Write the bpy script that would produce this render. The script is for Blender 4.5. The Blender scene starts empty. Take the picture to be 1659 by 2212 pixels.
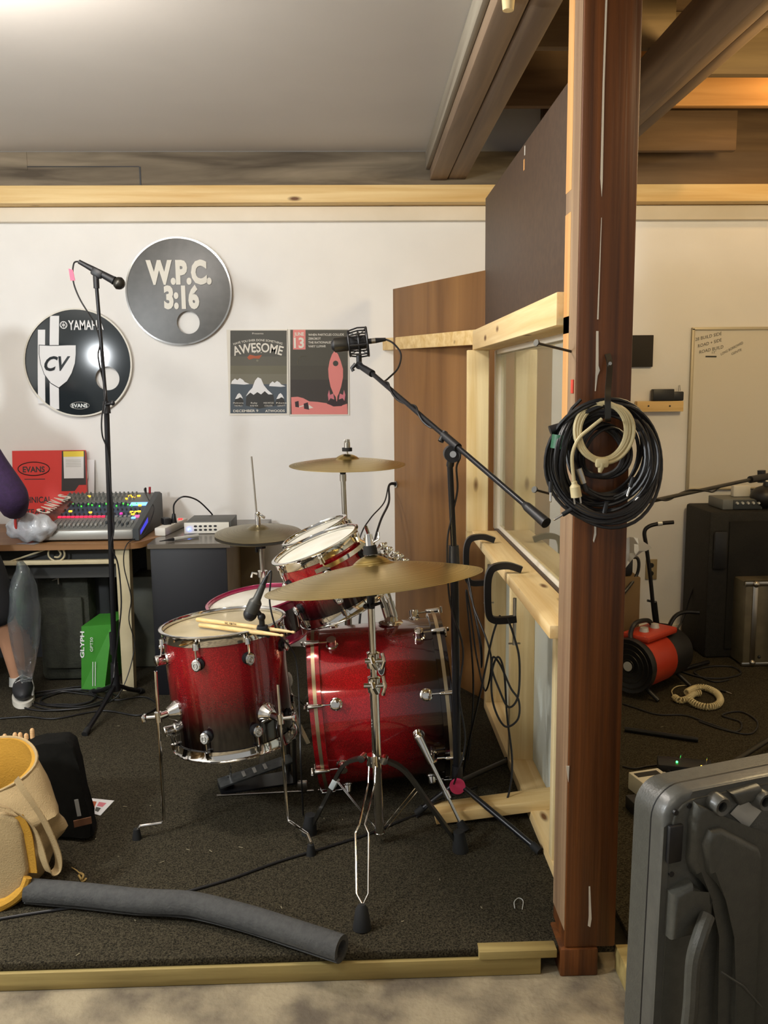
import bpy, bmesh, math, random
from mathutils import Vector, Matrix, Quaternion
random.seed(7)
PI = math.pi
SC = bpy.context.scene
COL = SC.collection
V = Vector

# ------------------------------------------------------------------ camera
CAM_H = 1.5
FPX = 1912.0
PITCH, YAW, ROLL = 0.14199, 0.03344, -0.00974
_cp, _sp, _c, _s = math.cos(PITCH), math.sin(PITCH), math.cos(YAW), math.sin(YAW)
FW = V((_s*_cp, _c*_cp, -_sp))
_r = V((_c, -_s, 0)); _u = _r.cross(FW)
RT = _r*math.cos(ROLL) + _u*math.sin(ROLL)
UP = -_r*math.sin(ROLL) + _u*math.cos(ROLL)
cam = bpy.data.cameras.new('camera')
cam.sensor_fit = 'VERTICAL'; cam.sensor_height = 24.0
cam.lens = FPX/2212*24.0
cam.clip_start = 0.02
camo = bpy.data.objects.new('camera', cam); COL.objects.link(camo)
camo.matrix_world = Matrix(((RT.x, UP.x, -FW.x, 0), (RT.y, UP.y, -FW.y, 0), (RT.z, UP.z, -FW.z, CAM_H), (0, 0, 0, 1)))
SC.camera = camo

# ------------------------------------------------------------------ world, lamps, exposure
SC.view_settings.view_transform = 'Standard'
SC.view_settings.look = 'None'
SC.view_settings.gamma = 1
SC.view_settings.use_curve_mapping = False
SC.view_settings.exposure = 0.92
w = bpy.data.worlds.new('world'); SC.world = w; w.use_nodes = True
w.node_tree.nodes['Background'].inputs[0].default_value = (0.92, 0.91, 0.88, 1)
w.node_tree.nodes['Background'].inputs[1].default_value = 0.21

def lamp(name, kind, loc, power, color, size=.1, size_y=None, target=None):
    l = bpy.data.lights.new(name, kind); l.energy = power; l.color = color
    if kind == 'AREA':
        l.size = size
        if size_y: l.shape = 'RECTANGLE'; l.size_y = size_y
    else: l.shadow_soft_size = size
    o = bpy.data.objects.new(name, l); COL.objects.link(o); o.location = loc
    if target is not None: o.rotation_euler = (V(target)-V(loc)).to_track_quat('-Z', 'Y').to_euler()
    return o
# ceiling lamp over the desk side, ceiling lamp above the camera, bulb in the right hand bay, daylight from the open door behind
lamp('desk_lamp_light', 'POINT', (-1.10, 2.42, 2.50), 38, (1.0, .94, .88), .12)
lamp('left_wall_fill_light', 'POINT', (-2.05, 1.45, 1.85), 76, (.92, .97, 1.0), .13)  # added fill out of frame, evens out the lower left wall
lamp('entry_lamp_light', 'POINT', (-.45, .25, 2.55), 9, (1.0, .90, .74), .10)
lamp('bay_bulb_light', 'POINT', (1.5, 1.5, 2.66), 13, (1.0, .74, .42), .10)
lamp('right_wall_fill_light', 'POINT', (1.8, 2.85, 2.40), 26, (1.0, .76, .40), .15)  # added fill out of frame, brightens the right wall and whiteboard
lamp('joist_bulb_light', 'POINT', (2.25, 4.02, 2.93), 5, (1.0, .62, .25), .05)

# ------------------------------------------------------------------ pixel helpers (a pixel and one known distance give a point)
def ray(px, py): return RT*((px-829.5)/FPX) - UP*((py-1106)/FPX) + FW
def A(px, py, Y):
    r = ray(px, py); return V((0, 0, CAM_H)) + r*(Y/r.y)
def G(px, py, z=.07):
    r = ray(px, py); return V((0, 0, CAM_H)) + r*((z-CAM_H)/r.z)
def AX(px, py, X):
    r = ray(px, py); return V((0, 0, CAM_H)) + r*(X/r.x)

# ------------------------------------------------------------------ materials
def lin(c):
    if isinstance(c, str): c = tuple(int(c[i:i+2], 16)/255 for i in (0, 2, 4))
    return tuple((x/12.92 if x <= .04045 else ((x+.055)/1.055)**2.4) for x in c[:3]) + (1,)
def mat(name, col, rough=.6, metal=0., noise=None, col2=None, scale=(1, 1, 1), bump=0., bscale=None, emit=0., coat=0., trans=0., spec=None, alpha=1., detail=4, lo=.35, hi=.65, dist=0., coord='Object'):
    m = bpy.data.materials.new(name); m.use_nodes = True
    nt = m.node_tree; n = nt.nodes; b = n['Principled BSDF']
    b.inputs['Base Color'].default_value = lin(col); b.inputs['Roughness'].default_value = rough; b.inputs['Metallic'].default_value = metal
    if coat: b.inputs['Coat Weight'].default_value = coat; b.inputs['Coat Roughness'].default_value = .05
    if trans: b.inputs['Transmission Weight'].default_value = trans
    if spec is not None: b.inputs['Specular IOR Level'].default_value = spec
    if alpha < 1: b.inputs['Alpha'].default_value = alpha
    if emit: b.inputs['Emission Color'].default_value = lin(col); b.inputs['Emission Strength'].default_value = emit
    if noise or bump:
        tc = n.new('ShaderNodeTexCoord'); mp = n.new('ShaderNodeMapping'); mp.inputs['Scale'].default_value = scale
        nt.links.new(tc.outputs[coord], mp.inputs[0])
    if noise:
        t = n.new('ShaderNodeTexNoise'); t.inputs['Scale'].default_value = noise; t.inputs['Detail'].default_value = detail; t.inputs['Distortion'].default_value = dist
        nt.links.new(mp.outputs[0], t.inputs['Vector'])
        r = n.new('ShaderNodeValToRGB'); r.color_ramp.elements[0].position = lo; r.color_ramp.elements[1].position = hi
        r.color_ramp.elements[0].color = lin(col); r.color_ramp.elements[1].color = lin(col2 or col)
        nt.links.new(t.outputs[0], r.inputs[0]); nt.links.new(r.outputs[0], b.inputs['Base Color'])
    if bump:
        t2 = n.new('ShaderNodeTexNoise'); t2.inputs['Scale'].default_value = bscale or noise or 50; t2.inputs['Detail'].default_value = 3
        nt.links.new(mp.outputs[0], t2.inputs['Vector'])
        bp = n.new('ShaderNodeBump'); bp.inputs['Strength'].default_value = bump; bp.inputs['Distance'].default_value = .01
        nt.links.new(t2.outputs[0], bp.inputs['Height']); nt.links.new(bp.outputs[0], b.inputs['Normal'])
    return m
def wood(name, c1, c2, axis, rough=.6, knots=False, fine=28, long=1.2):
    """grain runs along axis (0,1,2)"""
    s = [fine, fine, fine]; s[axis] = long
    m = mat(name, c1, rough, noise=1.0, col2=c2, scale=tuple(s), bump=.15, bscale=2.0, detail=6, dist=.6, lo=.3, hi=.7)
    if knots:
        nt = m.node_tree; n = nt.nodes; b = n['Principled BSDF']
        tc = n.new('ShaderNodeTexCoord'); mp = n.new('ShaderNodeMapping'); sc = [9, 9, 9]; sc[axis] = 3.2; mp.inputs['Scale'].default_value = sc
        vo = n.new('ShaderNodeTexVoronoi'); vo.inputs['Scale'].default_value = 1.0
        nt.links.new(tc.outputs['Object'], mp.inputs[0]); nt.links.new(mp.outputs[0], vo.inputs['Vector'])
        r = n.new('ShaderNodeValToRGB'); r.color_ramp.elements[0].position = .05; r.color_ramp.elements[1].position = .13
        r.color_ramp.elements[0].color = (1, 1, 1, 1); r.color_ramp.elements[1].color = (0, 0, 0, 1)
        nt.links.new(vo.outputs['Distance'], r.inputs[0])
        mx = n.new('ShaderNodeMix'); mx.data_type = 'RGBA'
        old = b.inputs['Base Color'].links[0].from_socket
        nt.links.new(r.outputs[0], mx.inputs[0]); nt.links.new(old, mx.inputs[6]); mx.inputs[7].default_value = lin('6b4420')
        nt.links.new(mx.outputs[2], b.inputs['Base Color'])
    return m
def fade(name, c1, c2, z0, z1, sparkle=True, vein=None):
    """lacquer that goes from c1 to c2 along the shell's own axis, with metal flake"""
    m = mat(name, c1, .22, .25, coat=1.0); nt = m.node_tree; n = nt.nodes; b = n['Principled BSDF']
    tc = n.new('ShaderNodeTexCoord'); sx = n.new('ShaderNodeSeparateXYZ'); nt.links.new(tc.outputs['Object'], sx.inputs[0])
    mr = n.new('ShaderNodeMapRange'); mr.inputs[1].default_value = z0; mr.inputs[2].default_value = z1; mr.interpolation_type = 'SMOOTHSTEP'
    nt.links.new(sx.outputs[2], mr.inputs[0])
    mx = n.new('ShaderNodeMix'); mx.data_type = 'RGBA'; mx.inputs[6].default_value = lin(c1); mx.inputs[7].default_value = lin(c2)
    nt.links.new(mr.outputs[0], mx.inputs[0])
    t = n.new('ShaderNodeTexNoise'); t.inputs['Scale'].default_value = 420; t.inputs['Detail'].default_value = 1
    nt.links.new(tc.outputs['Object'], t.inputs['Vector'])
    r = n.new('ShaderNodeValToRGB'); r.color_ramp.elements[0].position = .45; r.color_ramp.elements[1].position = .8
    r.color_ramp.elements[0].color = (.75, .75, .75, 1); r.color_ramp.elements[1].color = (2.2, 1.6, 1.6, 1)
    nt.links.new(t.outputs[0], r.inputs[0])
    m2 = n.new('ShaderNodeMix'); m2.data_type = 'RGBA'; m2.blend_type = 'MULTIPLY'; m2.inputs[0].default_value = 1
    nt.links.new(mx.outputs[2], m2.inputs[6]); nt.links.new(r.outputs[0], m2.inputs[7]); nt.links.new(m2.outputs[2], b.inputs['Base Color'])
    return m

M = {}
M['carpet'] = mat('carpet', '1b1813', .97, noise=210, col2='57503f', bump=.7, bscale=300, detail=3, lo=.32, hi=.74, spec=.1)
M['concrete'] = mat('concrete', '5c5244', .85, noise=6, col2='978a70', bump=.35, bscale=60, detail=14, lo=.36, hi=.60)
M['wall'] = mat('wall_paint', 'e2e0dc', .75, noise=2.2, col2='e9e7e3', bump=.06, bscale=30)
M['ceil'] = mat('ceiling_board', 'bdb7af', .9, noise=.9, col2='c6c0b8')
M['dusty'] = wood('dusty_old_timber', '4d4336', '8a7d69', 0, .85, fine=14, long=1.5)
M['dustyY'] = wood('old_timber_y', '665240', '8e7860', 1, .8, fine=16, long=.8)
M['dusty_pale'] = wood('whitewashed_timber', '6e6354', '98907f', 1, .85, fine=14, long=.8)
M['joist'] = wood('joist_timber', '59432c', '7a6144', 0, .8, fine=14)
M['joist_pale'] = wood('pale_joist', '6b5538', '8e7650', 0, .75, fine=14)
M['joist_lit'] = wood('lit_joist', 'c08a4a', 'dba564', 0, .7, fine=16)  # orange glow of the bulb put into the wood colour
M['rustY'] = wood('brown_girder', '5a4228', '7c6040', 1, .7, fine=16)
M['pineX'] = wood('pine_x', 'd0a968', 'e9cd95', 0, .6, True)
M['pineY'] = wood('pine_y', 'd4b176', 'ecd3a0', 1, .6, True)
M['pineZ'] = wood('pine_z', 'dabc80', 'f0dcac', 2, .6, True)
M['greenpine'] = wood('treated_pine', '7d6a3a', 'b09c62', 0, .7, fine=22)
M['trim'] = mat('trim_paint', 'd8cdb8', .6, noise=3, col2='e2d8c6')
M['hard'] = mat('hardboard', '4c392a', .55, noise=40, col2='423124', detail=2)
M['lauan'] = wood('lauan_veneer', '6f4a24', '94693a', 2, .5, fine=8, long=.7)
M['lauan_edge'] = mat('veneer_edge', '6b452a', .6)
M['post'] = wood('stained_post', '3f2009', '703f18', 2, .45, fine=40, long=1.0)
M['post_side'] = wood('post_side', '7c6048', 'a08566', 2, .5, fine=30, long=1.0)
M['post_raw'] = wood('post_raw_edge', 'c48a4e', 'dba86a', 2, .5, fine=30, long=1.0)
M['paint'] = mat('white_paint_drip', 'cfc6b6', .5)
M['chrome'] = mat('chrome', 'dedcd8', .08, 1.0)
M['steel'] = mat('brushed_steel', 'b9b4aa', .28, 1.0)
M['darksteel'] = mat('dull_dark_metal', '4a4843', .38, .9)
M['black'] = mat('black_plastic', '17171a', .45)
M['blackm'] = mat('black_enamel', '1d1d20', .32, .3)
M['rubber'] = mat('rubber', '131313', .8)
M['cable'] = mat('cable_jacket', '161517', .42)
M['cymbal'] = mat('cymbal_bronze', 'b09a55', .30, 1.0, noise=9, col2='c9b272', scale=(1, 1, 1), detail=5)
M['cymbal_old'] = mat('tarnished_bronze', '7d745c', .36, 1.0, noise=14, col2='988c6c', detail=5)
M['headw'] = mat('coated_drum_skin', 'dcd8cc', .6, noise=12, col2='cfcaba')
M['headc'] = mat('worn_clear_skin', 'b3a584', .35, noise=6, col2='9a8c69', detail=6)
M['magenta'] = mat('magenta_hoop', 'a3204f', .22, .55, coat=.8)
M['white'] = mat('white_print', 'dedede', .6)
M['offwhite'] = mat('offwhite_plastic', 'd6d2c6', .5)
M['ivory'] = mat('ivory_cable', 'c4b68c', .45)
M['glass'] = None
M['vin_white'] = mat('foam_sheet', 'cfd6cc', .6, noise=3, col2='dfe3d8', scale=(1, 1, .3))
M['plate'] = mat('lug_badge', 'bdbdb8', .3, .25)

def emis(name, col, s):
    m = bpy.data.materials.new(name); m.use_nodes = True; n = m.node_tree.nodes; b = n['Principled BSDF']
    b.inputs['Base Color'].default_value = lin(col); b.inputs['Emission Color'].default_value = lin(col); b.inputs['Emission Strength'].default_value = s
    return m
M['glass'] = mat('window_glass', 'e6efe9', .0, trans=1.0, spec=.5)
M['glass'].node_tree.nodes['Principled BSDF'].inputs['IOR'].default_value = 1.5

# ------------------------------------------------------------------ mesh builder
DG = None
_tc = {}
def text_mesh(s, bold=0., shear=0.):
    k = (s, bold, shear)
    if k in _tc: return _tc[k]
    cu = bpy.data.curves.new('t', 'FONT'); cu.body = s; cu.size = 1; cu.offset = bold; cu.shear = shear; cu.resolution_u = 3
    o = bpy.data.objects.new('t', cu); COL.objects.link(o)
    bpy.context.view_layer.update()
    me = bpy.data.meshes.new_from_object(o.evaluated_get(bpy.context.evaluated_depsgraph_get()))
    vs = [v.co.copy() for v in me.vertices]; fs = [tuple(p.vertices) for p in me.polygons]
    bpy.data.objects.remove(o); bpy.data.curves.remove(cu); bpy.data.meshes.remove(me)
    _tc[k] = (vs, fs); return _tc[k]
def catmull(pts, n=6, closed=False):
    pts = [V(p) for p in pts]; out = []; N = len(pts)
    if N < 3 and not closed: return pts
    rng = range(N) if closed else range(N-1)
    for i in rng:
        if closed: p0, p1, p2, p3 = pts[i-1], pts[i], pts[(i+1) % N], pts[(i+2) % N]
        else: p0, p1, p2, p3 = pts[max(i-1, 0)], pts[i], pts[i+1], pts[min(i+2, N-1)]
        for j in range(n):
            t = j/n
            out.append(.5*((2*p1)+(-p0+p2)*t+(2*p0-5*p1+4*p2-p3)*t*t+(-p0+3*p1-3*p2+p3)*t**3))
    if not closed: out.append(pts[-1])
    return out
def frame(d):
    d = d.normalized(); a = V((0, 0, 1)) if abs(d.z) < .9 else V((1, 0, 0))
    x = a.cross(d).normalized(); return x, d.cross(x), d
class MB:
    def __init__(s, m=None):
        s.bm = bmesh.new(); s.mats = []; s.m = m
    def mi(s, m):
        m = m or s.m
        if isinstance(m, str): m = M[m]
        if m not in s.mats: s.mats.append(m)
        return s.mats.index(m)
    def face(s, vs, i):
        try:
            f = s.bm.faces.new(vs); f.material_index = i; f.smooth = True; return f
        except ValueError: return None
    def box(s, c, size, rot=None, bev=0., m=None, seg=2):
        i = s.mi(m); sx, sy, sz = (q/2 for q in size); c = V(c)
        R = rot if rot is not None else Matrix.Identity(3)
        vs = [s.bm.verts.new(c + R @ V((x*sx, y*sy, z*sz))) for x in (-1, 1) for y in (-1, 1) for z in (-1, 1)]
        fs = [s.face([vs[k] for k in q], i) for q in ((0, 1, 3, 2), (4, 6, 7, 5), (0, 4, 5, 1), (2, 3, 7, 6), (0, 2, 6, 4), (1, 5, 7, 3))]
        if bev > 0:
            es = list({e for f in fs for e in f.edges})
            r = bmesh.ops.bevel(s.bm, geom=es, offset=bev, segments=seg, profile=.5, affect='EDGES', clamp_overlap=True)
            for f in r['faces']: f.material_index = i; f.smooth = True
        return s
    def bb(s, a, b, **k):
        a = V(a); b = V(b); return s.box((a+b)/2, tuple(abs(q) for q in (b-a)), **k)
    def cyl(s, p0, p1, r0, r1=None, seg=16, caps=True, m=None):
        i = s.mi(m); p0 = V(p0); p1 = V(p1); r1 = r0 if r1 is None else r1
        x, y, _ = frame(p1-p0); a = []; b = []
        for k in range(seg):
            t = 2*PI*k/seg; o = x*math.cos(t)+y*math.sin(t)
            a.append(s.bm.verts.new(p0+o*r0)); b.append(s.bm.verts.new(p1+o*r1))
        for k in range(seg): s.face((a[k], a[(k+1) % seg], b[(k+1) % seg], b[k]), i)
        if caps: s.face(a[::-1], i); s.face(b, i)
        return s
    def lathe(s, prof, o=(0, 0, 0), ax=(0, 0, 1), seg=32, m=None, sx=1, sy=1, xdir=None):
        i = s.mi(m); o = V(o); x, y, z = frame(V(ax))
        if xdir is not None: x = V(xdir).normalized(); y = z.cross(x)
        rings = []
        for r, h in prof:
            if r < 1e-6: rings.append([s.bm.verts.new(o+z*h)])
            else: rings.append([s.bm.verts.new(o+x*(r*sx*math.cos(2*PI*k/seg))+y*(r*sy*math.sin(2*PI*k/seg))+z*h) for k in range(seg)])
        for a, b in zip(rings, rings[1:]):
            if len(a) == 1 and len(b) == 1: continue
            for k in range(seg):
                k2 = (k+1) % seg
                if len(a) == 1: s.face((a[0], b[k2], b[k]), i)
                elif len(b) == 1: s.face((a[k], a[k2], b[0]), i)
                else: s.face((a[k], a[k2], b[k2], b[k]), i)
        return s
    def tube(s, pts, r, seg=8, closed=False, n=0, m=None, flat=None):
        i = s.mi(m); pts = catmull(pts, n, closed) if n else [V(p) for p in pts]
        N = len(pts); rings = []; prev = None
        for k, p in enumerate(pts):
            if closed: d = pts[(k+1) % N]-pts[k-1]
            else: d = pts[min(k+1, N-1)]-pts[max(k-1, 0)]
            if d.length < 1e-9: d = V((0, 0, 1))
            d.normalize()
            if prev is None: x, y, _ = frame(d)
            else:
                x = prev-d*prev.dot(d)
                if x.length < 1e-6: x, y, _ = frame(d)
                x.normalize(); y = d.cross(x)
            prev = x
            rr = r[k*(len(r)-1)//max(N-1, 1)] if isinstance(r, (list, tuple)) else r
            fy = flat if flat else 1
            rings.append([s.bm.verts.new(p+x*(rr*math.cos(2*PI*q/seg))+y*(rr*fy*math.sin(2*PI*q/seg))) for q in range(seg)])
        R = range(N) if closed else range(N-1)
        for k in R:
            a, b = rings[k], rings[(k+1) % N]
            for q in range(seg): s.face((a[q], a[(q+1) % seg], b[(q+1) % seg], b[q]), i)
        if not closed: s.face(rings[0][::-1], i); s.face(rings[-1], i)
        return s
    def strap(s, pts, wdir, w_, th, n=0, m=None):
        """flat band: width along wdir (vector or list), thickness th"""
        i = s.mi(m); pts = catmull(pts, n) if n else [V(p) for p in pts]; N = len(pts); rings = []
        for k, p in enumerate(pts):
            d = (pts[min(k+1, N-1)]-pts[max(k-1, 0)]).normalized(); wd = V(wdir); wd = (wd-d*wd.dot(d)).normalized(); t = d.cross(wd)
            rings.append([s.bm.verts.new(p+wd*a*w_/2+t*b*th/2) for a, b in ((-1, -1), (1, -1), (1, 1), (-1, 1))])
        for a, b in zip(rings, rings[1:]):
            for q in range(4): s.face((a[q], a[(q+1) % 4], b[(q+1) % 4], b[q]), i)
        s.face(rings[0][::-1], i); s.face(rings[-1], i); return s
    def sph(s, c, r, seg=16, m=None):
        rx, ry, rz = r if isinstance(r, (list, tuple)) else (r, r, r)
        i = s.mi(m); c = V(c); h = seg//2; rings = []
        for a in range(h+1):
            t = PI*a/h
            if a in (0, h): rings.append([s.bm.verts.new(c+V((0, 0, rz*math.cos(t))))])
            else: rings.append([s.bm.verts.new(c+V((rx*math.sin(t)*math.cos(2*PI*k/seg), ry*math.sin(t)*math.sin(2*PI*k/seg), rz*math.cos(t)))) for k in range(seg)])
        for a, b in zip(rings, rings[1:]):
            for k in range(seg):
                k2 = (k+1) % seg
                if len(a) == 1: s.face((a[0], b[k], b[k2]), i)
                elif len(b) == 1: s.face((a[k], b[0], a[k2]), i)
                else: s.face((a[k], b[k], b[k2], a[k2]), i)
        return s
    def poly(s, pts, m=None):
        i = s.mi(m); f = s.face([s.bm.verts.new(V(p)) for p in pts], i); return s
    def prism(s, pts, ext, m=None):
        i = s.mi(m); a = [s.bm.verts.new(V(p)) for p in pts]; b = [s.bm.verts.new(V(p)+V(ext)) for p in pts]; n = len(a)
        s.face(a, i); s.face(b[::-1], i)
        for k in range(n): s.face((a[k], b[k], b[(k+1) % n], a[(k+1) % n]), i)
        return s
    def text(s, t, o, u, v, h, m=None, xs=1., bold=0., shear=0., align=0, th=0., arc=None, width=None):
        """letters on the plane (u right, v up); h cap height; align 0 centre -1 left 1 right"""
        i = s.mi(m); vs, fs = text_mesh(t, bold, shear); o = V(o); u = V(u).normalized(); v = V(v).normalized(); n = u.cross(v)
        if not vs: return s
        x0 = min(q.x for q in vs); x1 = max(q.x for q in vs); k = h/.70
        kx = k*xs if width is None else width/(x1-x0)
        off = -(x0+x1)/2 if align == 0 else (-x0 if align < 0 else -x1)
        bv = []
        for q in vs:
            x = (q.x+off)*kx; y = q.y*k
            if arc:
                t_ = x/arc; x, y = (arc+y)*math.sin(t_), (arc+y)*math.cos(t_)-arc
            bv.append(s.bm.verts.new(o+u*x+v*y+n*th))
        for f in fs: s.face([bv[q] for q in f], i)
        return s
    def xf(s, mtx): s.bm.transform(mtx); return s
    def mesh(s, name, norm=True, sharp=35):
        if norm: bmesh.ops.recalc_face_normals(s.bm, faces=s.bm.faces[:])
        me = bpy.data.meshes.new(name); s.bm.to_mesh(me); s.bm.free()
        for q in s.mats: me.materials.append(q)
        me.set_sharp_from_angle(angle=math.radians(sharp)); return me

def T(name, label, cat, group=None, loc=None, rot=None, mtx=None):
    o = bpy.data.objects.new(name, None); COL.objects.link(o); o.empty_display_size = .05
    o['label'] = label; o['category'] = cat
    if group: o['group'] = group
    if mtx is not None: o.matrix_world = mtx; o['_placed'] = 1
    elif loc is not None:
        o.location = loc; o['_placed'] = 1
        if rot is not None: o.rotation_euler = rot
    return o
def P(mb, name, parent, label=None, norm=True, sharp=35):
    o = bpy.data.objects.new(name, mb.mesh(name, norm, sharp)); COL.objects.link(o); o.parent = parent
    if label: o['label'] = label
    return o
def S(mb, name, label, cat, group=None, kind=None, norm=True, sharp=35):
    o = bpy.data.objects.new(name, mb.mesh(name, norm, sharp)); COL.objects.link(o); o['label'] = label; o['category'] = cat
    if group: o['group'] = group
    if kind: o['kind'] = kind
    return o
def ST(mb, name, sharp=35):
    o = bpy.data.objects.new(name, mb.mesh(name, True, sharp)); COL.objects.link(o); o['kind'] = 'structure'; return o
def wire(name, pts, r, label, cat='cable', n=8, group=None, m='cable', seg=8):
    return S(MB(m).tube(pts, r, seg=seg, n=n), name, label, cat, group)
def copy_tree(o, parent=None):
    c = o.copy(); COL.objects.link(c); c.parent = parent
    for ch in list(o.children): copy_tree(ch, c)
    return c
# ================================================================== the setting
PZ = .07          # top of the carpeted platforms
XL, XR, YB = -3.3, 3.4, 4.79
ST(MB('concrete').bb((XL-.1, -1.5, -.1), (XR+.1, YB+.1, 0)), 'floor')
# carpeted platforms, left and right of the post
pl = MB('carpet').bb((XL, 2.075, .048), (.655, YB-.01, PZ), bev=.004)
ST(pl, 'floor_platform_left')
ST(MB('carpet').bb((.70, 1.2, .048), (XR, YB-.01, PZ), bev=.004), 'floor_platform_right')
ST(MB('greenpine').bb((XL, 2.065, 0.001), (.46, 2.103, .048), bev=.002).bb((.30, 2.06, .049), (.50, 2.10, .071), bev=.002), 'trim_1')
ST(MB('greenpine').bb((.655, 1.2, 0.001), (.70, 2.08, .068), bev=.002), 'trim_2')
# walls
ST(MB('wall').bb((XL, YB, 0), (XR, YB+.12, 3.2)), 'wall_back')
ST(MB('wall').bb((XL-.12, -1.5, 0), (XL, YB+.12, 3.2)), 'wall_left')
ST(MB('wall').bb((XR, -1.5, 0), (XR+.12, YB+.12, 3.2)), 'wall_right')
# ceiling board (left bay) with a caulked edge, plank deck above the joists
BX0, BX1 = A(929, 387, 4.66).x, A(1007, 386, 4.66).x
BZ = A(965, 388, 4.66).z
CZ = A(500, 325, 4.66).z
ST(MB('ceil').bb((XL, -1.5, CZ), (BX0-.004, 4.675, CZ+.02)), 'ceiling')
ST(MB('joist').bb((BX0, -1.5, 3.02), (XR, YB, 3.06)), 'ceiling_deck')
# girder made of two planks, running into the room
g = MB('dustyY')
g.bb((BX0, -1.5, BZ), (BX0+(BX1-BX0)*.48, 4.68, 3.0), bev=.006)
g.bb((BX0+(BX1-BX0)*.50, -1.5, BZ+.004), (BX1, 4.68, 3.0), bev=.006)
ST(g, 'ceiling_girder')
q = G(1098, -2, BZ-.001); S(MB('pineZ').cyl((q.x, q.y, BZ-.030), (q.x, q.y, BZ-.001), .015, .018), 'wooden_peg', 'short pale wooden peg under the dark ceiling girder at the top edge', 'peg')
ST(MB('dusty_pale').bb((BX0-.022, -1.5, BZ+.05), (BX0-.001, 4.67, CZ-.001), bev=.003), 'trim_3')
# second girder further right
gx = 1.15
ST(MB('rustY').bb((gx, -1.5, 2.545), (gx+.045, 4.66, 2.765), bev=.003).bb((gx+.05, -1.5, 2.55), (gx+.10, 4.66, 2.76), bev=.003), 'ceiling_girder_right')
# joists across
def joist(n, x0, x1, y, z0, z1, m): ST(MB(m).bb((x0, y, z0), (x1, y+.045, z1), bev=.002), n)
for k, (y, mm) in enumerate(((2.55, 'joist'), (3.56, 'joist_pale'), (4.28, 'joist'))):
    joist('ceiling_joist_%d' % (k+1), BX1+.002, gx+.10, y, 2.77, 3.015, mm)
for k, (y, mm) in enumerate(((2.75, 'joist_pale'), (3.34, 'joist_pale'), (3.86, 'joist_pale'), (4.28, 'joist_lit'))):
    joist('ceiling_joist_%d' % (k+5), gx+.105, XR, y, 2.772, 3.015, mm)
ST(MB('joist').bb((gx+.11, 4.42, A(1450, 325, 4.42).z), (A(1590, 325, 4.42).x, 4.46, A(1450, 238, 4.42).z), bev=.002), 'ceiling_board')
# headers on the back wall: old timber, fresh plank, painted board
hz0 = A(500, 400, 4.68).z; hz1 = CZ
ST(MB('dusty').bb((XL, 4.68, hz0), (BX1+.4, YB, hz1), bev=.004).bb((XL, 4.677, hz0+.075), (A(58, 340, 4.68).x, 4.68, hz1-.002), bev=.001)
   .bb((A(300, 350, 4.68).x, 4.677, hz0+.0), (A(302, 350, 4.68).x+.003, 4.682, hz0+.09), m='black').bb((A(58, 350, 4.68).x, 4.677, hz0+.088), (A(300, 350, 4.68).x, 4.681, hz0+.092), m='black'), 'trim_4')
ST(MB('joist').bb((BX1+.4, 4.69, hz0), (XR, YB, 3.02), bev=.004), 'trim_5')
pz0 = A(500, 438, 4.66).z; pz1 = A(500, 400, 4.66).z
ST(MB('pineX').bb((XL, 4.655, pz0), (XR, YB, pz1), bev=.003), 'trim_6')
tz0 = A(500, 478, 4.75).z
ST(MB('trim').bb((XL, 4.745, tz0), (XR, YB, pz0-.002), bev=.004), 'trim_7')
ST(MB('trim').bb((gx, YB-.018, PZ), (XR, YB, PZ+.085), bev=.004), 'baseboard_back')

# the post
PX0, PX1 = A(1224, 1850, 2.06).x, A(1333, 1900, 2.06).x
PY0 = 2.06; PY1 = 2.06+.135
pb = MB('post'); 
pb.bb((PX0, PY0, .075), (PX1, PY1, 3.0), bev=.005)
pb.bb((PX0-.012, PY0-.006, .0), (PX0+.085, PY1-.02, .075), bev=.004, m='post')
post = pb
sd = .0015
def strip(mb, pts, m):  # thin paint on the front face, points (px,py)
    q = [A(x, y, PY0-.001) for x, y in pts]; mb.prism(q, (0, .002, 0), m=m)
strip(post, [(1308, 0), (1312, 0), (1306, 180), (1302, 390), (1300, 425), (1297, 385), (1302, 180)], 'paint')
strip(post, [(1299, 470), (1300, 470), (1293, 690), (1290, 690)], 'paint')
strip(post, [(1288, 715), (1293, 715), (1293, 790), (1296, 800), (1291, 812), (1287, 845), (1285, 845), (1287, 800)], 'paint')
strip(post, [(1284, 1105), (1288, 1105), (1288, 1155), (1283, 1172), (1281, 1168), (1284, 1150)], 'paint')
strip(post, [(1272, 1915), (1275, 1915), (1278, 1985), (1275, 2003), (1270, 2000), (1272, 1980)], 'paint')
strip(post, [(1223, 1655), (1230, 1655), (1228, 1690)], 'paint')
# raw orange edge on the left side face
for z0, z1 in ((1.95, 2.9), (1.62, 1.9), (1.66, 1.40), (1.24, 1.32)):
    post.bb((PX0-.0015, PY1-.055, min(z0, z1)), (PX0+.001, PY1, max(z0, z1)), m='post_raw')
post.bb((PX0-.001, PY0+.006, .12), (PX0+.002, PY1-.003, 3.0), m='post_side')
ST(post, 'pillar')

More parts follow.
